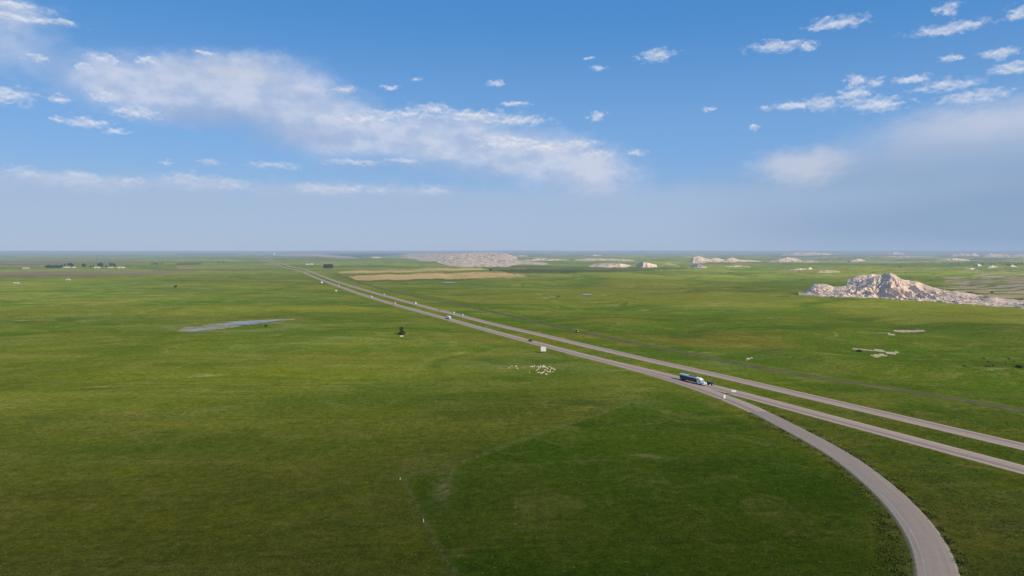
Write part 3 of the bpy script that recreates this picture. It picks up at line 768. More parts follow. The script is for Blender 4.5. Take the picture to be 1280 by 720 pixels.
def wheel(parent, x, y, r, w, side):
    wh = MB().lathe_y(x, r, [(r * .62, y - w / 2), (r * .93, y - w / 2), (r, y - w / 3), (r, y + w / 3), (r * .93, y + w / 2), (r * .62, y + w / 2)]).build('wheel', M_TYRE, parent, False)
    yo = y + side * (w / 2 + .012)
    MB().lathe_y(x, r, [(r * .60, yo - side * .05), (r * .58, yo), (r * .22, yo - side * .03), (r * .16, yo + side * .02)] if side > 0 else list(reversed([(r * .60, yo - side * .05), (r * .58, yo), (r * .22, yo - side * .03), (r * .16, yo + side * .02)]))).build('rim', M_RIM, wh)
    return wh
def make_car(kind, paint, name='car'):
    """+x is forward"""
    root = empty(name)
    if kind == 'suv': L, W, Hh, prof, cab = 4.9, 1.95, 1.8, [(-2.4, .35), (2.35, .35), (2.45, .6), (2.4, .95), (1.2, 1.12), (-2.35, 1.15), (-2.45, .8)], [(-2.2, 1.1), (1.25, 1.1), (.55, 1.72), (.2, 1.8), (-1.9, 1.8), (-2.2, 1.6)]
    elif kind == 'van': L, W, Hh, prof, cab = 5.9, 2.05, 2.6, [(-2.9, .38), (2.85, .38), (2.95, .7), (2.9, 1.1), (2.3, 1.35), (-2.9, 1.35)], [(-2.88, 1.3), (2.3, 1.3), (1.6, 2.2), (1.2, 2.5), (-2.7, 2.55), (-2.86, 2.4)]
    else: L, W, Hh, prof, cab = 4.7, 1.85, 1.45, [(-2.3, .3), (2.2, .3), (2.32, .55), (2.25, .78), (1.1, .95), (-1.5, .98), (-2.3, .92), (-2.38, .6)], [(-1.75, .93), (1.05, .93), (.25, 1.38), (0, 1.43), (-.9, 1.43), (-1.2, 1.36)]
    hw = W / 2
    MB().prism(prof, -hw, hw, .08).build('body', paint, root)
    cb = MB()
    c0 = min(p[0] for p in cab); zb = cab[0][1]; zt = max(p[1] for p in cab)
    rings = []
    for k, y in enumerate((-1, 1)): pass
    def row(y0, s):                    # cabin narrows upward
        return [(p[0], y0 * (hw - .06 - .16 * (p[1] - zb) / (zt - zb)), p[1]) for p in cab]
    cb.loft([row(-1, 0), row(1, 0)])
    cabin = cb.build('cabin', paint, root)
    # side windows, windscreen and rear glass set just proud
    zl = zb + .08; zh = zt - .12
    def inner(y):
        q = []
        n = len(cab)
        cx = sum(p[0] for p in cab) / n; cz = (zb + zt) / 2 + .02
        for p in cab: q.append((cx + (p[0] - cx) * .84, cz + (p[1] - cz) * .66))
        return q
    for s in (-1, 1):
        pr = inner(s)
        vs = [(p[0], s * (hw - .06 - .16 * (p[1] - zb) / (zt - zb) + .006), p[1]) for p in pr]
        MB().add(vs, [tuple(range(len(vs))) if s > 0 else tuple(reversed(range(len(vs))))]).build('side_window', M_GLASS, cabin)
    a, b = cab[1], cab[2]
    def slab(a, b, nm, ofs):
        q = []
        for (p, y) in ((a, -1), (a, 1), (b, 1), (b, -1)):
            f = .12 if p is a else .88
            px_ = a[0] + (b[0] - a[0]) * f; pz = a[1] + (b[1] - a[1]) * f
            q.append((px_ + ofs, y * (hw - .14 - .16 * (pz - zb) / (zt - zb)), pz + .006))
        MB().add(q, [(0, 1, 2, 3)]).build(nm, M_GLASS, cabin)
    slab(a, b, 'windscreen', .008)
    slab(cab[0], cab[-1], 'rear_window', -.008)
    r = .36 if kind != 'sedan' else .33
    wb = L * .31
    for x in (-wb, wb * 1.02):
        for s in (-1, 1): wheel(root, x, s * (hw - .10), r, .23, s)
    for s in (-1, 1):
        MB().box(prof[2][0] - .14, prof[2][0] + .012, s * (hw - .32) - .2, s * (hw - .32) + .2, .62, .80).build('headlight', M_LAMP, root)
        MB().box(-L / 2 - .03, -L / 2 + .14, s * (hw - .2) - .12, s * (hw - .2) + .12, .72, .98).build('tail_light', M_LAMPR, root)
    MB().box(L / 2 - .12, L / 2 + .05, -hw + .1, hw - .1, .34, .52, .03).build('bumper', M_BLACKP, root)
    return root

def line_heading(line, p, towards):
    P = line; best = None
    for a, b in zip(P[:-1], P[1:]):
        t = np.clip(np.dot(p - a, b - a) / (np.dot(b - a, b - a) + 1e-9), 0, 1); q = a + t * (b - a); d = np.linalg.norm(p - q)
        if best is None or d < best[0]: best = (d, q, (b - a) / (np.linalg.norm(b - a) + 1e-9))
    d, q, dr = best
    n = np.array([dr[1], -dr[0]])
    if towards: dr = -dr
    return q, n, math.atan2(dr[1], dr[0])
def put_on_road(o, px, py, line, lane, towards):
    p = flat(px, py); q, n, h = line_heading(line, p, towards)
    w = q + n * lane
    D = np.hypot(*w)
    o.location = (w[0], w[1], float(H(*w)) + .165 + D * 1.2e-4); o.rotation_euler = (0, 0, h)
    return o

def make_semi(box_paint, cab_paint, open_top=True, name='semi_truck', tl=14.2):
    """+x forward, origin under the middle"""
    root = empty(name)
    x0 = -11.0; x1 = x0 + tl; hw = 1.29; zb = 1.15; zt = 4.05
    # trailer
    tr = MB(); tr.box(x0, x1, -hw, -hw + .06, zb, zt - .75, 0); tr.box(x0, x1, hw - .06, hw, zb, zt - .75, 0)
    tr.box(x0, x0 + .06, -hw + .061, hw - .061, zb, zt - .75, 0); tr.box(x1 - .06, x1, -hw + .061, hw - .061, zb, zt - .75, 0)
    tr.box(x0 + .061, x1 - .061, -hw + .061, hw - .061, zb, zb + .12, 0)
    if open_top:
        for k in range(12):
            xx = x0 + .6 + k * (tl - 1.2) / 11
            for s in (-1, 1): tr.box(xx - .05, xx + .05, s * (hw + .03) - .03, s * (hw + .03) + .03, zb + .002, zt - .78)
    trailer = tr.build('trailer', box_paint, root)
    rl = MB()
    rail_m = P_LBLUE if open_top else cab_paint
    for s in (-1, 1):
        rl.loft([[(x, s * hw - s * .02, zt - .75), (x, s * (hw + .02), zt - .75), (x, s * (hw - .05), zt - .2), (x, s * (hw - .30), zt), (x, s * (hw - .42), zt - .02), (x, s * (hw - .1), zt - .5)][::s] for x in (x0, x1)])
    rl.build('top_rail', rail_m, trailer)
    if open_top:
        rf = MB(); xr = x0 + tl * .46
        rf.loft([[(x, -hw + .28, zt - .03), (x, hw - .28, zt - .03), (x, hw - .5, zt + .10), (x, 0, zt + .16), (x, -hw + .5, zt + .10)] for x in (x0, xr)])
        rf.build('roof_cover', P_LBLUE, trailer)
        MB().box(x0 + .07, x1 - .07, -hw + .07, hw - .07, zb + .125, zt - .95).build('load', M_CARGO, trailer)
        MB().box(x1 - .35, x1 + .0, -hw + .2, hw - .2, zt - .74, zt - .01).build('front_hatch', P_LBLUE, trailer)
    else:
        MB().box(x0, x1, -hw + .02, hw - .02, zt - .745, zt, .05).build('roof', cab_paint, trailer)
    for dx in (-9.9, -8.6):
        for s in (-1, 1): wheel(root, dx, s * 1.05, .5, .46, s)
    MB().box(x0 + .2, 9.2, -.42, .42, .72, 1.0).build('chassis', M_BLACKP, root)
    MB().box(x0 - .04, x0 + .02, -1.15, 1.15, .5, .62).build('rear_bumper', M_CHROME, root)
    # tractor with a sleeper and a long hood
    cx = x1 + .9
    cab = MB().prism([(cx, 1.0), (cx + 3.9, 1.0), (cx + 4.0, 2.1), (cx + 3.4, 2.9), (cx + 2.8, 3.35), (cx + 1.6, 3.95), (cx + .3, 4.0), (cx, 3.7)], -1.2, 1.2, .14).build('cab', cab_paint, root)
    MB().add([(cx + 3.97, -.98, 2.22), (cx + 3.97, .98, 2.22), (cx + 3.44, .92, 2.9), (cx + 3.44, -.92, 2.9)], [(0, 1, 2, 3)]).build('windscreen', M_GLASS, cab)
    for s in (-1, 1):
        MB().box(cx + 2.5, cx + 3.5, s * 1.2 - .006, s * 1.2 + .006, 2.15, 2.75).build('side_window', M_GLASS, cab)
        MB().tube((cx - .25, s * 1.05, 1.0), (cx - .25, s * 1.05, 4.2), .09).build('exhaust_stack', M_CHROME, root)
        MB().tube((cx + .3, s * 1.0, .75), (cx + 2.3, s * 1.0, .75), .32, n=14).build('fuel_tank', M_CHROME, root)
        MB().box(cx + 3.6, cx + 3.75, s * 1.42 - .1, s * 1.42 + .1, 2.0, 2.75, .02).build('mirror', M_CHROME, root)
    hood = MB().prism([(cx + 3.9, .9), (cx + 6.1, .75), (cx + 6.25, 1.0), (cx + 6.2, 1.75), (cx + 5.9, 1.95), (cx + 3.95, 2.15)], -1.0, 1.0, .15).build('hood', cab_paint, root)
    MB().box(cx + 6.2, cx + 6.3, -.5, .5, .85, 1.75, .02).build('grille', M_CHROME, hood)
    for s in (-1, 1):
        MB().box(cx + 5.95, cx + 6.24, s * .86 - .18, s * .86 + .18, 1.05, 1.35, .03).build('headlight', M_LAMP, hood)
        MB().loft([[(cx + 5.05 + .72 * math.cos(a), y, .62 + .62 * math.sin(a)) for a in [PI * k / 10 for k in range(11)]] for y in sorted((s * .96, s * 1.22))]).build('fender', cab_paint, hood)
        wheel(root, cx + 5.05, s * 1.05, .5, .3, s)
        for dx in (.2, 1.5): wheel(root, cx + dx - .6, s * 1.03, .5, .5, s)
    MB().box(cx + 6.12, cx + 6.42, -1.15, 1.15, .42, .78, .05).build('bumper', M_CHROME, root)
    return root

semi = make_semi(P_NAVY, P_WHITE)
put_on_road(semi, 866, 479.2, SA, -1.9, True)
tag(semi, 'semi truck with white cab and long navy trailer with pale blue roof by the exit', 'truck')
c = make_car('suv', P_BLACK); put_on_road(c, 885.5, 481.8, SA, 3.1, True); tag(c, 'black car on the inner lane just ahead of the big semi truck', 'car')
c = make_car('suv', P_BLACK); put_on_road(c, 662.6, 427, SA, 1.0, True); tag(c, 'black car on the near carriageway just above the white billboard', 'car')
s2 = make_semi(P_WHITE, P_WHITE, False, 'semi_truck', 12.5); put_on_road(s2, 560.5, 399, SA, 1.2, True); s2.scale = (.62, .85, .85)
tag(s2, 'white truck on the near carriageway above and right of the lone dark tree', 'truck')
for (k, p, x, y, l, ln, tw, lab) in [
    ('van', P_LILAC, 493.6, 381.0, SA, -.6, True, 'pale grey van on the near carriageway, first vehicle beyond the white truck'),
    ('van', P_WHITE, 464.2, 372.2, SA, -.4, True, 'white van on the near carriageway left of the pale grey van'),
    ('van', P_CREAM, 422.0, 358.0, SA, 1.0, True, 'cream van, farthest vehicle on the near carriageway'),
    ('van', P_WHITE, 517.4, 380.0, SB, 1.0, False, 'white van on the far carriageway towing nothing, right of the lilac one'),
    ('van', P_LILAC, 478.0, 369.2, SB, 1.4, False, 'pale lilac van, farthest vehicle on the far carriageway'),
    ('suv', P_RED, 547.4, 388.2, SB, 0, False, 'small dark red car on the far carriageway beside the white truck'),
    ('suv', P_CREAM, 565.4, 391.8, SB, 2.2, False, 'small cream car on the far carriageway right of the dark red car'),
    ('suv', P_LILAC, 575.2, 395.0, SB, 1.2, False, 'pale lilac car on the far carriageway, nearest of its line of traffic')]:
    c = make_car(k, p, 'car' if k != 'van' else 'van'); put_on_road(c, x, y, l, ln, tw)
    if k == 'van': c.scale = (1.25, 1.2, 1.15)
    tag(c, lab.replace(' towing nothing', ''), 'car' if k != 'van' else 'van')

# ------------------------------------------------------------------ signs
M_SIGNW = simple('white_sign_face', (.62, .61, .58), .5, var=.04)
M_SIGNG = simple('sign_back_metal', (.42, .42, .40), .5, .4)
M_WOOD = simple('weathered_post', (.14, .10, .07), .9, var=.2)
M_YELLOW = simple('yellow_paint', (.68, .55, .03), .5, var=.1)
g = ground(679.3, 441.6)
bb = empty('billboard', g, math.atan2(-1, -.10) + PI / 2)
for x in (-1.3, 0.0, 1.3): MB().tube((x, .12, -.3), (x, .12, 5.0), .13, n=8).build('post', M_WOOD, bb)
MB().box(-2.0, 2.0, -.09, -.01, 1.55, 5.15).build('panel', M_SIGNW, bb)
fr = MB()
for (a, b_, c_, d_) in ((-2.06, 2.06, 1.49, 1.548), (-2.06, 2.06, 5.152, 5.21), (-2.06, -2.002, 1.549, 5.151), (2.002, 2.06, 1.549, 5.151)): fr.box(a, b_, -.10, .0, c_, d_)
fr.build('frame', M_SIGNG, bb)
tag(bb, 'large white billboard on dark posts beside the highway above the flock of sheep', 'billboard')
def sign(name, px, py, w, h, z0, face, posts, label, yaw=0.0, mat=M_SIGNW):
    g = ground(px, py); o = empty(name, g, yaw)
    for x in posts: MB().tube((x, .07, -.3), (x, .07, z0 + h * .95), .06, n=8).build('post', M_SIGNG, o)
    MB().box(-w / 2, w / 2, -.03, .0, z0, z0 + h, .0).build('panel', mat, o)
    tag(o, label, 'sign'); return o
sign('road_sign', 917.2, 493.4, 2.5, 1.15, 1.5, 0, (-.8, .8), 'wide white sign standing in the fork between the ramp and the highway', -.15)
sign('road_sign', 905.6, 500.6, .95, 1.9, 1.1, 0, (0,), 'narrow upright white sign at the outer edge of the ramp beginning', .1)
sign('road_sign', 887.6, 483.4, .45, .8, .7, 0, (0,), 'very small white panel at the median edge standing in for headlight glare of the black car', 0)  # added white panel in place of the car's headlight glare
sign('road_sign', 402.4, 354.4, 3.8, 3.4, 1.2, 0, (-1.3, 1.3), 'far white sign left of the highway, near its bend', .2)
sign('road_sign', 420.2, 365.0, 3.0, 2.4, 1.2, 0, (-.9, .9), 'pale cream sign standing in the grass left of the highway below the farthest van', .2, P_CREAM)
sign('marker_panel', 390, 339.8, .9, 1.4, .8, 0, (0,), 'tiny marker sign by the far highway bend', 0) if 0 else None
# yellow track machine beside the old track
g = ground(721.8, 415.6); hd = line_heading(ST, flat(721.8, 415.6), True)[2]
ym = empty('tractor', g + Vector((0, 0, .25)), hd)
bd = MB().prism([(-1.4, .55), (1.6, .55), (1.7, .8), (1.6, 1.45), (.4, 1.55), (-1.4, 1.4)], -.5, .5, .08).build('body', M_YELLOW, ym)
MB().box(-1.2, .3, -.62, .62, 1.42, 2.35, .05).build('cab', M_GLASS, ym); MB().box(-1.3, .4, -.7, .7, 2.351, 2.5, .04).build('roof', M_YELLOW, ym)
for x, r in ((-.9, .7), (1.1, .48)):
    for s in (-1, 1): wheel(ym, x, s * .78, r, .34, s)
MB().tube((1.0, .2, 1.5), (1.0, .2, 2.3), .05).build('exhaust_pipe', M_BLACKP, ym)
tag(ym, 'small yellow machine parked beside the old dirt track beyond the highway', 'tractor')
# white stock tank under the lone tree
g = ground(502.0, 420.6)
tk = empty('stock_tank', g, .1)
MB().loft([[(1.7 * math.cos(a), .75 * math.sin(a), z) for a in [2 * PI * k / 24 for k in range(24)]] for z in (-.05, .75)], cap=False).build('tank_wall', simple('white_tank', (.62, .60, .52), .6), tk)
MB().loft([[(1.64 * math.cos(a), .70 * math.sin(a), z) for a in [2 * PI * k / 24 for k in range(24)]] for z in (.1, .62)]).build('tank_water', simple('tank_lid', (.60, .59, .52), .5), tk)
tag(tk, 'whitish oval stock tank on the grass at the foot of the lone tree', 'stock tank')

# ------------------------------------------------------------------ fence and markers in the pasture
fl = [flat(572, 726), flat(545, 681), flat(528, 649), flat(512, 616), flat(502.5, 598.5)]
f2 = [flat(502.5, 598.5), flat(580, 577.5), flat(670, 544), flat(790, 502.5)]
fence = empty('fence', (0, 0, 0))
FP = []
for seg, n_ in ((fl, 9), (f2, 19)):
    seg = np.array(seg); s = np.concatenate([[0], np.cumsum(np.linalg.norm(np.diff(seg, axis=0), axis=1))])
    for q in np.linspace(0, s[-1], n_):
        x = np.interp(q, s, seg[:, 0]); y = np.interp(q, s, seg[:, 1]); FP.append((x, y, float(H(x, y))))
M_POST = simple('grey_fence_post', (.11, .10, .05), .9, var=.2)
pm = MB().tube((0, 0, -.2), (0, 0, 1.2), .03, .028, 6).build('post', M_POST, fence)
pm.location = FP[0]
for p in FP[1:]:
    c = pm.copy(); COL.objects.link(c); c.location = p
wr = MB()
for a, b in zip(FP[:-1], FP[1:]):
    for z in (.45, .8, 1.12): wr.tube((a[0], a[1], a[2] + z), (b[0], b[1], b[2] + z), .0035, n=3)
wr.build('wire', M_POST, fence)
tag(fence, 'thin wire fence on grey posts with a sharp corner crossing the front pasture', 'fence')
def marker(px, py, h, label):
    o = empty('marker_post', ground(px, py))
    MB().tube((0, 0, -.1), (0, 0, h), .09, .08, 8).build('post', M_SIGNW, o)
    MB().tube((0, 0, h + .002), (0, 0, h + .1), .10, .06, 8).build('cap', P_RED, o)
    tag(o, label, 'marker post')
marker(529.4, 652.6, .85, 'short white marker post standing on the fence line in the front pasture')
marker(500.2, 599.6, .8, 'short pale marker post at the fence corner')

# ------------------------------------------------------------------ sheep
M_WOOL = simple('cream_wool', (.64, .54, .36), .95, var=.08, scale=9, bump=.3)
def sheep_mesh(pose):
    me = bpy.data.meshes.new('sheep_skeleton')
    hz, hx = ((.62, .72), (.30, .78))[pose]
    V = [(-.10, 0, .62), (-.42, 0, .62), (.22, 0, .64), (.42, 0, .66), (.58, 0, .72 if pose == 0 else .52), (hx, 0, .92 if pose == 0 else .26), (hx + .17, 0, .84 if pose == 0 else .12)]
    R = [(.26, .25), (.23, .22), (.25, .25), (.20, .20), (.13, .12), (.105, .10), (.06, .055)]
    E = [(0, 1), (0, 2), (2, 3), (3, 4), (4, 5), (5, 6)]
    for (bx, root) in ((-.38, 1), (.30, 3)):
        for s in (-1, 1):
            k = len(V)
            off = .03 if bx < 0 else 0
            V += [(bx, s * .12, .42), (bx - off, s * .13, .24), (bx + .01, s * .13, .015)]; R += [(.085, .08), (.045, .045), (.04, .035)]
            E += [(root, k), (k, k + 1), (k + 1, k + 2)]
    k = len(V); V += [(-.58, 0, .66), (-.64, 0, .48)]; R += [(.06, .05), (.03, .03)]; E += [(1, k), (k, k + 1)]
    for s in (-1, 1):
        k = len(V); V.append((V[5][0] - .02, s * .15, V[5][2] + .03)); R.append((.028, .04)); E.append((5, k))
    me.from_pydata(V, E, []); me.update()
    o = bpy.data.objects.new('sheep_tmp', me); COL.objects.link(o)
    md = o.modifiers.new('Skin', 'SKIN')
    if not me.skin_vertices: 
        bpy.context.view_layer.objects.active = o
    for i, sv in enumerate(me.skin_vertices[0].data): sv.radius = R[i]; sv.use_root = (i == 0)
    o.modifiers.new('Sub', 'SUBSURF').levels = 1; o.modifiers['Sub'].render_levels = 1
    dg = bpy.context.evaluated_depsgraph_get(); dg.update()
    ev = o.evaluated_get(dg)
    out = bpy.data.meshes.new_from_object(ev)
    bpy.data.objects.remove(o)
    out.name = 'sheep'; out.materials.clear(); out.materials.append(M_WOOL)
    out.polygons.foreach_set('use_smooth', [True] * len(out.polygons))
    return out
SH = [sheep_mesh(0), sheep_mesh(1)]
sp = [(80, 145), (135, 110), (232, 115), (258, 165), (545, 255), (585, 122), (612, 126), (655, 110), (705, 130), (745, 165), (770, 130), (800, 105), (830, 120), (865, 105), (890, 130), (918, 138), (768, 158), (722, 200), (735, 262), (768, 258),
      (815, 280), (842, 262), (872, 248), (905, 290), (930, 302), (945, 150), (962, 168), (1000, 130), (1035, 140), (1065, 160), (1090, 180), (1120, 200), (1080, 240), (955, 235), (985, 250), (1015, 218), (1028, 192), (905, 200), (790, 140), (850, 140), (1108, 190), (1005, 245), (740, 135), (880, 118), (1050, 150)]
rnd = random.Random(4)
lab0 = ['cream sheep lowest and leftmost of the stragglers left of the flock', 'cream sheep, upper middle one of the stragglers left of the flock', 'cream sheep, right upper one of the stragglers left of the flock', 'faint cream sheep, lowest right of the stragglers left of the flock', 'cream sheep alone just below the left end of the flock']
for i, (a, b) in enumerate(sp):
    o = bpy.data.objects.new('sheep', SH[i % 2]); COL.objects.link(o)
    o.location = ground(632 + a / 18.29, 452 + b / 18.29 + .6); o.rotation_euler = (0, 0, rnd.uniform(0, 2 * PI)); s = rnd.uniform(1.05, 1.3); o.scale = (s, s, s)
    if i < 5: tag(o, lab0[i], 'sheep')
    else: tag(o, 'cream sheep bunched in the dense ring of the flock in the pasture', 'sheep', 'sheep bunched in the flock')

# ------------------------------------------------------------------ farm buildings
M_ROOFP = simple('pinkish_roof', (.52, .36, .30), .7); M_ROOFW = simple('white_metal_roof', (.72, .72, .70), .5); M_WALLW = simple('white_siding', (.66, .64, .60), .7)
M_DOOR = simple('barn_door', (.20, .10, .08), .8); M_CONC = simple('pale_concrete', (.72, .66, .60), .8)
def barn(px, py, L, W, h, roof, label, yaw=0.0, name='barn'):
    L *= .8; h *= .62
    g = ground(px, py); o = empty(name, g, yaw)
    w = MB(); w.loft([[(x, -W / 2, -.5), (x, W / 2, -.5), (x, W / 2, h), (x, 0, h * 1.55 - .1), (x, -W / 2, h)] for x in (-L / 2, L / 2)]); w.build('wall', M_WALLW, o)
    r = MB()
    for s in (-1, 1):
        r.loft([[(x, 0, h * 1.55), (x, s * (W / 2 + .5), h - .12), (x, s * (W / 2 + .5), h + .12), (x, 0, h * 1.55 + .25)][::-s] for x in (-L / 2 - .5, L / 2 + .5)])
    r.build('roof', roof, o)
    MB().box(-2, 2, -W / 2 - .06, -W / 2 - .01, -.3, h * .75).build('door', M_DOOR, o)
    for x in (-L * .3, L * .3): MB().box(x - .8, x + .8, -W / 2 - .05, -W / 2 - .01, h * .4, h * .7).build('window', M_GLASS, o)
    tag(o, label, name)
for a in [(81.5, 334.9, 46, 14, 5.5, M_ROOFP, 'long pinkish barn right of the dark windbreak at the distant farmstead'), (92.4, 334.9, 16, 10, 5, M_ROOFW, 'small white shed just right of the pinkish barn'),
          (121.5, 335.0, 30, 11, 5, M_ROOFW, 'white shed in front of the tallest farm trees'), (138.8, 335.2, 24, 11, 5, M_ROOFW, 'white shed between the tall trees and the last white shed of the farm'),
          (151.8, 335.0, 36, 12, 5, M_ROOFW, 'white long shed at the right end of the distant farmstead'), (33, 335.8, 30, 11, 4, M_ROOFW, 'pale shed standing alone left of the farm windbreak'),
          (85.4, 350.4, 10, 6, 3, M_ROOFW, 'small white shed in the field below the farmstead'), (21, 354.6, 14, 5, 2.4, M_ROOFW, 'low pale shed in the grass at the far left'),
          (384.5, 331.0, 20, 12, 6, M_ROOFW, 'left one of two white sheds right of the far highway'), (389.5, 331.0, 18, 12, 7, M_ROOFW, 'right one of two white sheds right of the far highway')]:
    barn(*a)
g = ground(343.2, 319.0)
el = empty('grain_elevator', g, .1)
hh = 50
MB().box(-9, 9, -7, 7, -2, hh * .82, .6).build('tower', M_CONC, el)
MB().box(-5, 5, -4, 4, hh * .82 + .01, hh, .4).build('headhouse', M_CONC, el)
MB().loft([[(x, -9, -2), (x, 9, -2), (x, 9, 10), (x, 0, 15), (x, -9, 10)] for x in (-26, -9.1)]).build('annex', M_ROOFP, el)
tag(el, 'tall white grain elevator on the horizon right of the highway vanishing point', 'grain elevator')

# ------------------------------------------------------------------ weeds by the ramp and tussocks (uncountable)
def tufts(name, pts, mat, label, cat, hmin, hmax, wid, seed, blades=5):
    rnd = np.random.RandomState(seed); n = len(pts)
    P = np.repeat(np.array(pts), blades, axis=0); m = len(P)
    a = rnd.uniform(0, 2 * PI, m); h = rnd.uniform(hmin, hmax, m); w = rnd.uniform(.5, 1, m) * wid
    base = P + np.stack([rnd.normal(0, wid * .8, m), rnd.normal(0, wid * .8, m), np.zeros(m)], 1)
    d = np.stack([np.cos(a), np.sin(a), np.zeros(m)], 1) * w[:, None] * .5
    ln = np.stack([rnd.normal(0, .35, m) * h, rnd.normal(0, .35, m) * h, h], 1)
    V = np.stack([base - d, base + d, base + ln + d * .25, base + ln - d * .25], 1).reshape(-1, 3)
    Fq = np.arange(m * 4).reshape(-1, 4)
    o = np_mesh(name, V, Fq, mat, smooth=False)
    tag(o, label, cat, kind='stuff')
M_WEED = leaf_mat('weed_leaves', (.065, .085, .006), (.10, .115, .012))
M_WEEDD = leaf_mat('dark_weed_leaves', (.030, .044, .004), (.055, .068, .007))
M_GRASS = leaf_mat('prairie_grass', (.040, .055, .007), (.066, .074, .012))
rs = np.random.RandomState(5)
L = resample(Lr, .004, .8); Nn = normals(L); Dd = np.hypot(L[:, 0], L[:, 1]); idx = np.where(Dd < 360)[0]
pts = []; ptd = []
for _ in range(5000):
    i = idx[rs.randint(len(idx))]; side = 1 if rs.rand() < .5 else -1
    o_ = 5.3 + abs(rs.normal(0, 1.1 if side > 0 else 2.6)); p = L[i] + Nn[i] * side * o_ + rs.normal(0, .3, 2)
    cl = vnoise(np.array(p[0] / 3.0), np.array(p[1] / 3.0), 4)
    if cl < rs.uniform(-.15, .4): continue
    (pts if rs.rand() < .6 else ptd).append((p[0], p[1], 0))
for _ in range(260):
    p = flat(rs.uniform(1090, 1145), rs.uniform(640, 735)); cl = vnoise(np.array(p[0] / 4.0), np.array(p[1] / 4.0), 14)
    if cl > .05 and dist_line(p[0], p[1], SR)[0] > 6: ptd.append((p[0], p[1], 0))
def withz(pts):
    A = np.array(pts); A[:, 2] = H(A[:, 0], A[:, 1]) - .03; return A
tufts('roadside_weeds', withz(pts), M_WEED, 'ragged bright green weeds along both edges of the ramp', 'weeds', .15, .5, .35, 1)
tufts('roadside_weeds', withz(ptd), M_WEEDD, 'dark green weed clumps along the inner edge of the ramp', 'weeds', .15, .55, .45, 2)
pts = []
for _ in range(60000):
    r = 150 * (1 + 1.6 * rs.rand() ** 1.3); t = rs.uniform(-.72, .72); x = r * math.sin(t); y = r * math.cos(t)
    pts.append((x, y, 0))
A = np.array(pts); cl = fbm(A[:, 0] / 7, A[:, 1] / 7, 3, 66)
dA, _ = dist_line(A[:, 0], A[:, 1], SA, 3); dB, _ = dist_line(A[:, 0], A[:, 1], SB, 3); dR, _ = dist_line(A[:, 0], A[:, 1], SR, 1)
inl = in_poly(640 + F * A[:, 0] / (A[:, 1] * CP + CH * SP), 360 - F * (A[:, 1] * SP - CH * CP) / (A[:, 1] * CP + CH * SP), [(572, 760), (545, 690), (512, 615), (503, 599), (580, 577.5), (670, 544), (790, 502.5), (880, 490), (1160, 640), (1160, 760)])
A = A[(cl > rs.uniform(-.3, .5, len(A))) & ((~inl) | (rs.rand(len(A)) < .15)) & (np.minimum(dA, dB) > 8.5) & (dR > 7)]
tufts('prairie_grass', withz(A), M_GRASS, 'tussocks of prairie grass all over the front pasture', 'grass', .12, .42, .32, 3, 4)

# ------------------------------------------------------------------ sun and sky
SUN_EL = 27.0
sx, sy = .60, -.80
az = math.atan2(sx, sy)
sd = bpy.data.lights.new('sun', 'SUN'); so = bpy.data.objects.new('sun', sd); COL.objects.link(so)
sd.energy = 4.8; sd.angle = math.radians(.53); sd.color = (1.0, .90, .74)
e = math.radians(SUN_EL)
sv = Vector((sx * math.cos(e), sy * math.cos(e), math.sin(e)))
so.rotation_euler = sv.to_track_quat('Z', 'Y').to_euler(); so.location = (100, -100, 300)

w = bpy.data.worlds.new('World'); sc.world = w; w.use_nodes = True
nt = w.node_tree; nt.nodes.clear(); n = N(nt)
sky = n.node('ShaderNodeTexSky', sky_type='NISHITA'); sky.sun_disc = False
sky.sun_elevation = e; sky.sun_rotation = az; sky.altitude = 800; sky.air_density = 1.0; sky.dust_density = .6; sky.ozone_density = 2.0
G = n.node('ShaderNodeTexCoord').outputs['Generated']
spx = n.node('ShaderNodeSeparateXYZ'); n.put(spx.inputs[0], G)
AZ = n.math('ARCTAN2', spx.outputs[0], spx.outputs[1]); EL = n.math('ARCSINE', spx.outputs[2])
K = 180 / PI
AZd = n.math('MULTIPLY', AZ, K); ELd = n.math('MULTIPLY', EL, K)
cv = n.node('ShaderNodeCombineXYZ'); n.put(cv.inputs[0], AZd); n.put(cv.inputs[1], ELd)
Q = cv.outputs[0]
def ang(px, py):
    r = ray(px, py); return math.degrees(math.atan2(r[0], r[1])), math.degrees(math.asin(r[2] / np.linalg.norm(r)))
def ell(q, px, py, rx, ry):
    a, b = ang(px, py); a1, b1 = ang(px + rx, py); a2, b2 = ang(px, py - ry)
    ra = abs(a1 - a) + 1e-6; rb = abs(b2 - b) + 1e-6
    v = n.vmath('MULTIPLY_ADD', q, (1 / ra, 1 / rb, 0), (-a / ra, -b / rb, 0))
    return v
st = n.vmath('MULTIPLY', Q, (1, 1.7, 1))
w1 = n.noise(st, .55, 5, .62, 0, 1); w2 = n.noise(st, 2.2, 4, .6, 0, 1)
warp = n.vmath('MULTIPLY', n.vmath('SUBTRACT', w1, (.5, .5, .5)), (3.0, 1.3, 0))
warp2 = n.vmath('MULTIPLY', n.vmath('SUBTRACT', w2, (.5, .5, .5)), (1.3, .55, 0))
Qc = n.vmath('ADD', Q, n.vmath('ADD', n.vmath('MULTIPLY', warp, (.45, .45, 0)), warp2))
Qs = n.vmath('ADD', Q, n.vmath('MULTIPLY', warp, (1.3, 1.3, 0)))
def soft(lst, q):
    acc = None
    for (x, y, rx, ry, s) in lst:
        d = n.vmath('LENGTH', ell(q, x, y, rx, ry))
        v = n.ramp(d, 0.0, 1.0, s, 0.0)
        acc = v if acc is None else n.math('ADD', acc, v)
    return acc
def crisp(lst, q):
    acc = None
    for (x, y, rx, ry) in lst:
        d = n.vmath('LENGTH', ell(q, x, y, rx, ry))
        acc = d if acc is None else n.math('MINIMUM', acc, d)
    return acc
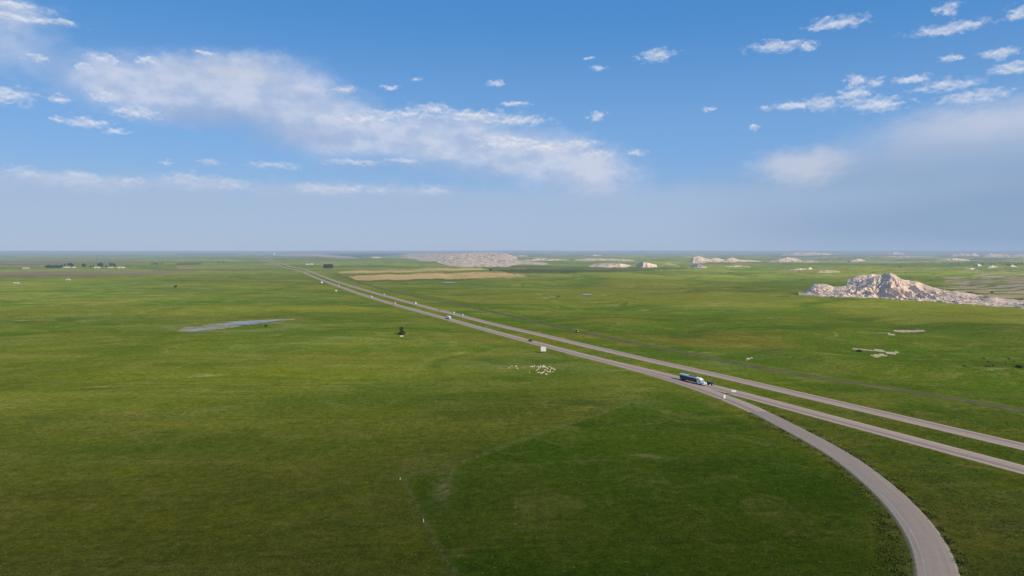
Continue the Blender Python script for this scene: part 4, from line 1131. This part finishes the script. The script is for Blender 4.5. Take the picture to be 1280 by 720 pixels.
# base gradient: the physical sky with a cooler, denser haze low down
hor = n.node('ShaderNodeRGB')
base = n.mix(1.0, sky.outputs[0], (1.0, 1.0, 1.0), 'MULTIPLY')
SKY_S = .10
def cc(r, g_, b):        # display colour -> scene value before the background strength
    f = lambda v: ((v / 255) / 12.92 if v / 255 <= .04045 else ((v / 255 + .055) / 1.055) ** 2.4)
    return (f(r) / SKY_S, f(g_) / SKY_S, f(b) / SKY_S)
c = base
zen = n.ramp(ELd, 2.0, 20.0)
tone = n.mix(n.ramp(ELd, 0, 9), cc(152, 176, 208), cc(118, 168, 224))
tone = n.mix(n.ramp(ELd, 7, 20), tone, cc(68, 140, 210))
tone = n.mix(n.ramp(ELd, 22, 80), tone, cc(40, 96, 180))
c = n.mix(.82, c, tone)
# soft bank
bank = soft([(120, 98, 90, 50, .6), (190, 110, 115, 56, .7), (270, 108, 125, 54, .8), (345, 114, 115, 54, .75), (395, 144, 100, 58, .7), (430, 168, 100, 50, .6), (510, 170, 130, 42, .7), (585, 184, 125, 46, .7), (655, 194, 110, 48, .7),
             (712, 207, 95, 50, .7), (765, 222, 70, 44, .45), (10, 55, 100, 55, .4), (15, 15, 90, 34, .4), (330, 76, 90, 18, .3), (90, 228, 140, 16, .6), (240, 231, 130, 15, .6), (400, 237, 130, 13, .6), (520, 240, 80, 10, .3)], Qs)
streak = n.noise(n.vmath('MULTIPLY', Qs, (1.0, .6, 1)), .35, 3, .5)
bank = n.math('MULTIPLY', bank, n.ramp(streak, .2, .75, .95, 1.5))
shade = n.ramp(n.noise(n.vmath('ADD', st, (3, 1, 0)), .35, 4, .55), .35, .65)
bankc = n.mix(shade, cc(172, 190, 221), cc(204, 212, 231))
c = n.mix(n.math('MINIMUM', bank, .88), c, bankc)
under = soft([(300, 146, 120, 26, .6), (372, 172, 90, 26, .6), (230, 145, 90, 22, .4), (470, 205, 120, 18, .4), (600, 215, 120, 22, .3)], Qs)
c = n.mix(n.math('MINIMUM', under, .6), c, cc(150, 174, 212))
# low veil along the horizon
top = n.math('ADD', n.math('MULTIPLY', n.noise(n.vmath('MULTIPLY', Q, (1, 0, 0)), .25, 4, .6), 3.0), 3.6)
veil = n.ramp(n.math('SUBTRACT', top, ELd), -.9, 1.0, 0, .7)
c = n.mix(n.math('MULTIPLY', veil, n.ramp(ELd, -1, 3, .55, 1)), c, cc(168, 188, 216))
# grey rain bank on the right
right = soft([(1020, 212, 95, 40, .5), (1110, 200, 150, 62, .55), (1200, 178, 150, 62, .6), (1290, 165, 140, 75, .6), (1400, 160, 200, 90, .6), (1180, 235, 240, 60, .5), (1350, 240, 240, 80, .5), (960, 235, 140, 45, .25)], Qs)
c = n.mix(n.math('MINIMUM', n.math('MULTIPLY', right, n.ramp(streak, .2, .75, .8, 1.1)), .82), c, n.mix(n.ramp(ELd, 4.5, 10.5), cc(146, 170, 202), cc(190, 201, 223)))
dk = soft([(1120, 280, 460, 60, .75), (1350, 260, 380, 100, .7)], Q)
c = n.mix(n.math('MINIMUM', dk, .8), c, cc(138, 164, 198))
br = soft([(1000, 208, 90, 34, .85), (740, 215, 55, 40, .35), (600, 150, 90, 16, .4), (290, 88, 120, 20, .55), (680, 185, 70, 14, .4), (1220, 152, 200, 36, .55)], Qs)
c = n.mix(n.math('MINIMUM', br, .7), c, cc(200, 206, 222))
# cumulus
CU = [(822, 69, 26, 9), (748, 85, 13, 5), (733, 72, 8, 3), (747, 145, 14, 6), (885, 137, 9, 4), (970, 58, 40, 9), (1010, 57, 17, 6), (1046, 28, 44, 10), (1022, 36, 12, 4), (1185, 12, 17, 10), (1182, 37, 58, 8), (1205, 32, 28, 8),
      (1190, 73, 16, 5), (1252, 67, 28, 9), (1264, 86, 32, 9), (1276, 16, 24, 10), (1072, 101, 17, 9), (1095, 103, 15, 8), (1137, 99, 32, 6), (1185, 106, 48, 9), (1215, 121, 60, 9), (1000, 131, 46, 7), (1030, 129, 28, 12), (1068, 117, 30, 11),
      (1096, 130, 44, 11), (943, 158, 9, 4), (957, 134, 8, 4), (1105, 133, 30, 8), 
      (10, 118, 42, 14), (72, 123, 17, 8), (68, 149, 13, 5), (112, 153, 36, 9), (145, 164, 18, 5), (170, 141, 40, 8), (128, 120, 20, 8), (102, 84, 13, 6), (132, 73, 22, 8), (185, 76, 20, 6), (262, 67, 14, 4), (207, 204, 10, 5), (263, 203, 18, 4),
      (340, 207, 38, 5), (445, 203, 42, 4), (98, 222, 36, 9), (230, 222, 32, 9), (165, 226, 26, 6), (290, 230, 26, 8), (398, 235, 38, 9), (437, 237, 24, 7), (475, 238, 18, 5), (540, 239, 26, 5), (30, 215, 34, 8), (430, 112, 16, 7), (487, 110, 11, 4), (520, 100, 9, 3),
      (620, 104, 18, 4), (645, 130, 22, 4), (500, 143, 54, 8), (540, 137, 38, 9), (592, 144, 54, 9), (645, 151, 50, 7), (455, 149, 46, 7), (636, 178, 54, 9), (684, 183, 36, 9), (722, 180, 32, 9), (748, 192, 24, 8), (796, 191, 14, 6),
      (25, 22, 70, 5), (20, 6, 52, 8), (78, 27, 28, 4), (50, 73, 18, 6), (505, 201, 30, 3)]
d = crisp(CU, Qc)
fn = n.noise(st, 1.5, 6, .56)
fn2 = n.noise(st, .9, 3, .55)
dd = n.math('ADD', d, n.math('MULTIPLY', n.math('SUBTRACT', fn, .5), 1.9))
dd = n.math('ADD', dd, n.math('MULTIPLY', n.math('SUBTRACT', fn2, .5), .8))
al = n.ramp(dd, 1.15, .0, 0, 1)
al = n.math('MULTIPLY', al, n.ramp(ELd, 3.5, 10, .45, .72))
lit = n.ramp(n.noise(n.vmath('ADD', st, (0, .35, 0)), 1.5, 5, .6), .38, .62)
cuc = n.mix(lit, cc(196, 206, 226), cc(233, 235, 242))
lowc = n.ramp(ELd, 3, 10)
cuc = n.mix(lowc, n.mix(.5, cuc, cc(190, 198, 220)), cuc)
c = n.mix(al, c, cuc)
# scattered cloud over the rest of the dome
out = n.ramp(n.math('ABSOLUTE', AZd), 44, 55)
out = n.math('MAXIMUM', out, n.ramp(ELd, 24, 32))
cn = n.noise(n.vmath('MULTIPLY', G, (1, 1, 2.2)), 5.0, 6, .6)
c = n.mix(n.math('MULTIPLY', n.math('MULTIPLY', out, n.ramp(cn, .52, .68)), n.ramp(ELd, 1, 6, 0, .75)), c, cc(222, 226, 236))
# ground side of the world
c = n.mix(n.ramp(ELd, -.6, -.1, 1, 0), c, (1.2, 1.6, 2.0))
bg = n.node('ShaderNodeBackground'); n.put(bg.inputs[0], c); bg.inputs[1].default_value = SKY_S
wo = n.node('ShaderNodeOutputWorld'); n.put(wo.inputs[0], bg.outputs[0])
w.cycles.sampling_method = 'MANUAL'; w.cycles.sample_map_resolution = 512

sc.view_settings.view_transform = 'Standard'; sc.view_settings.look = 'None'; sc.view_settings.exposure = 0; sc.view_settings.gamma = 1
sc.cycles.max_bounces = 4; sc.cycles.diffuse_bounces = 2; sc.cycles.glossy_bounces = 2
sc.cycles.pixel_filter_type = 'BLACKMAN_HARRIS'
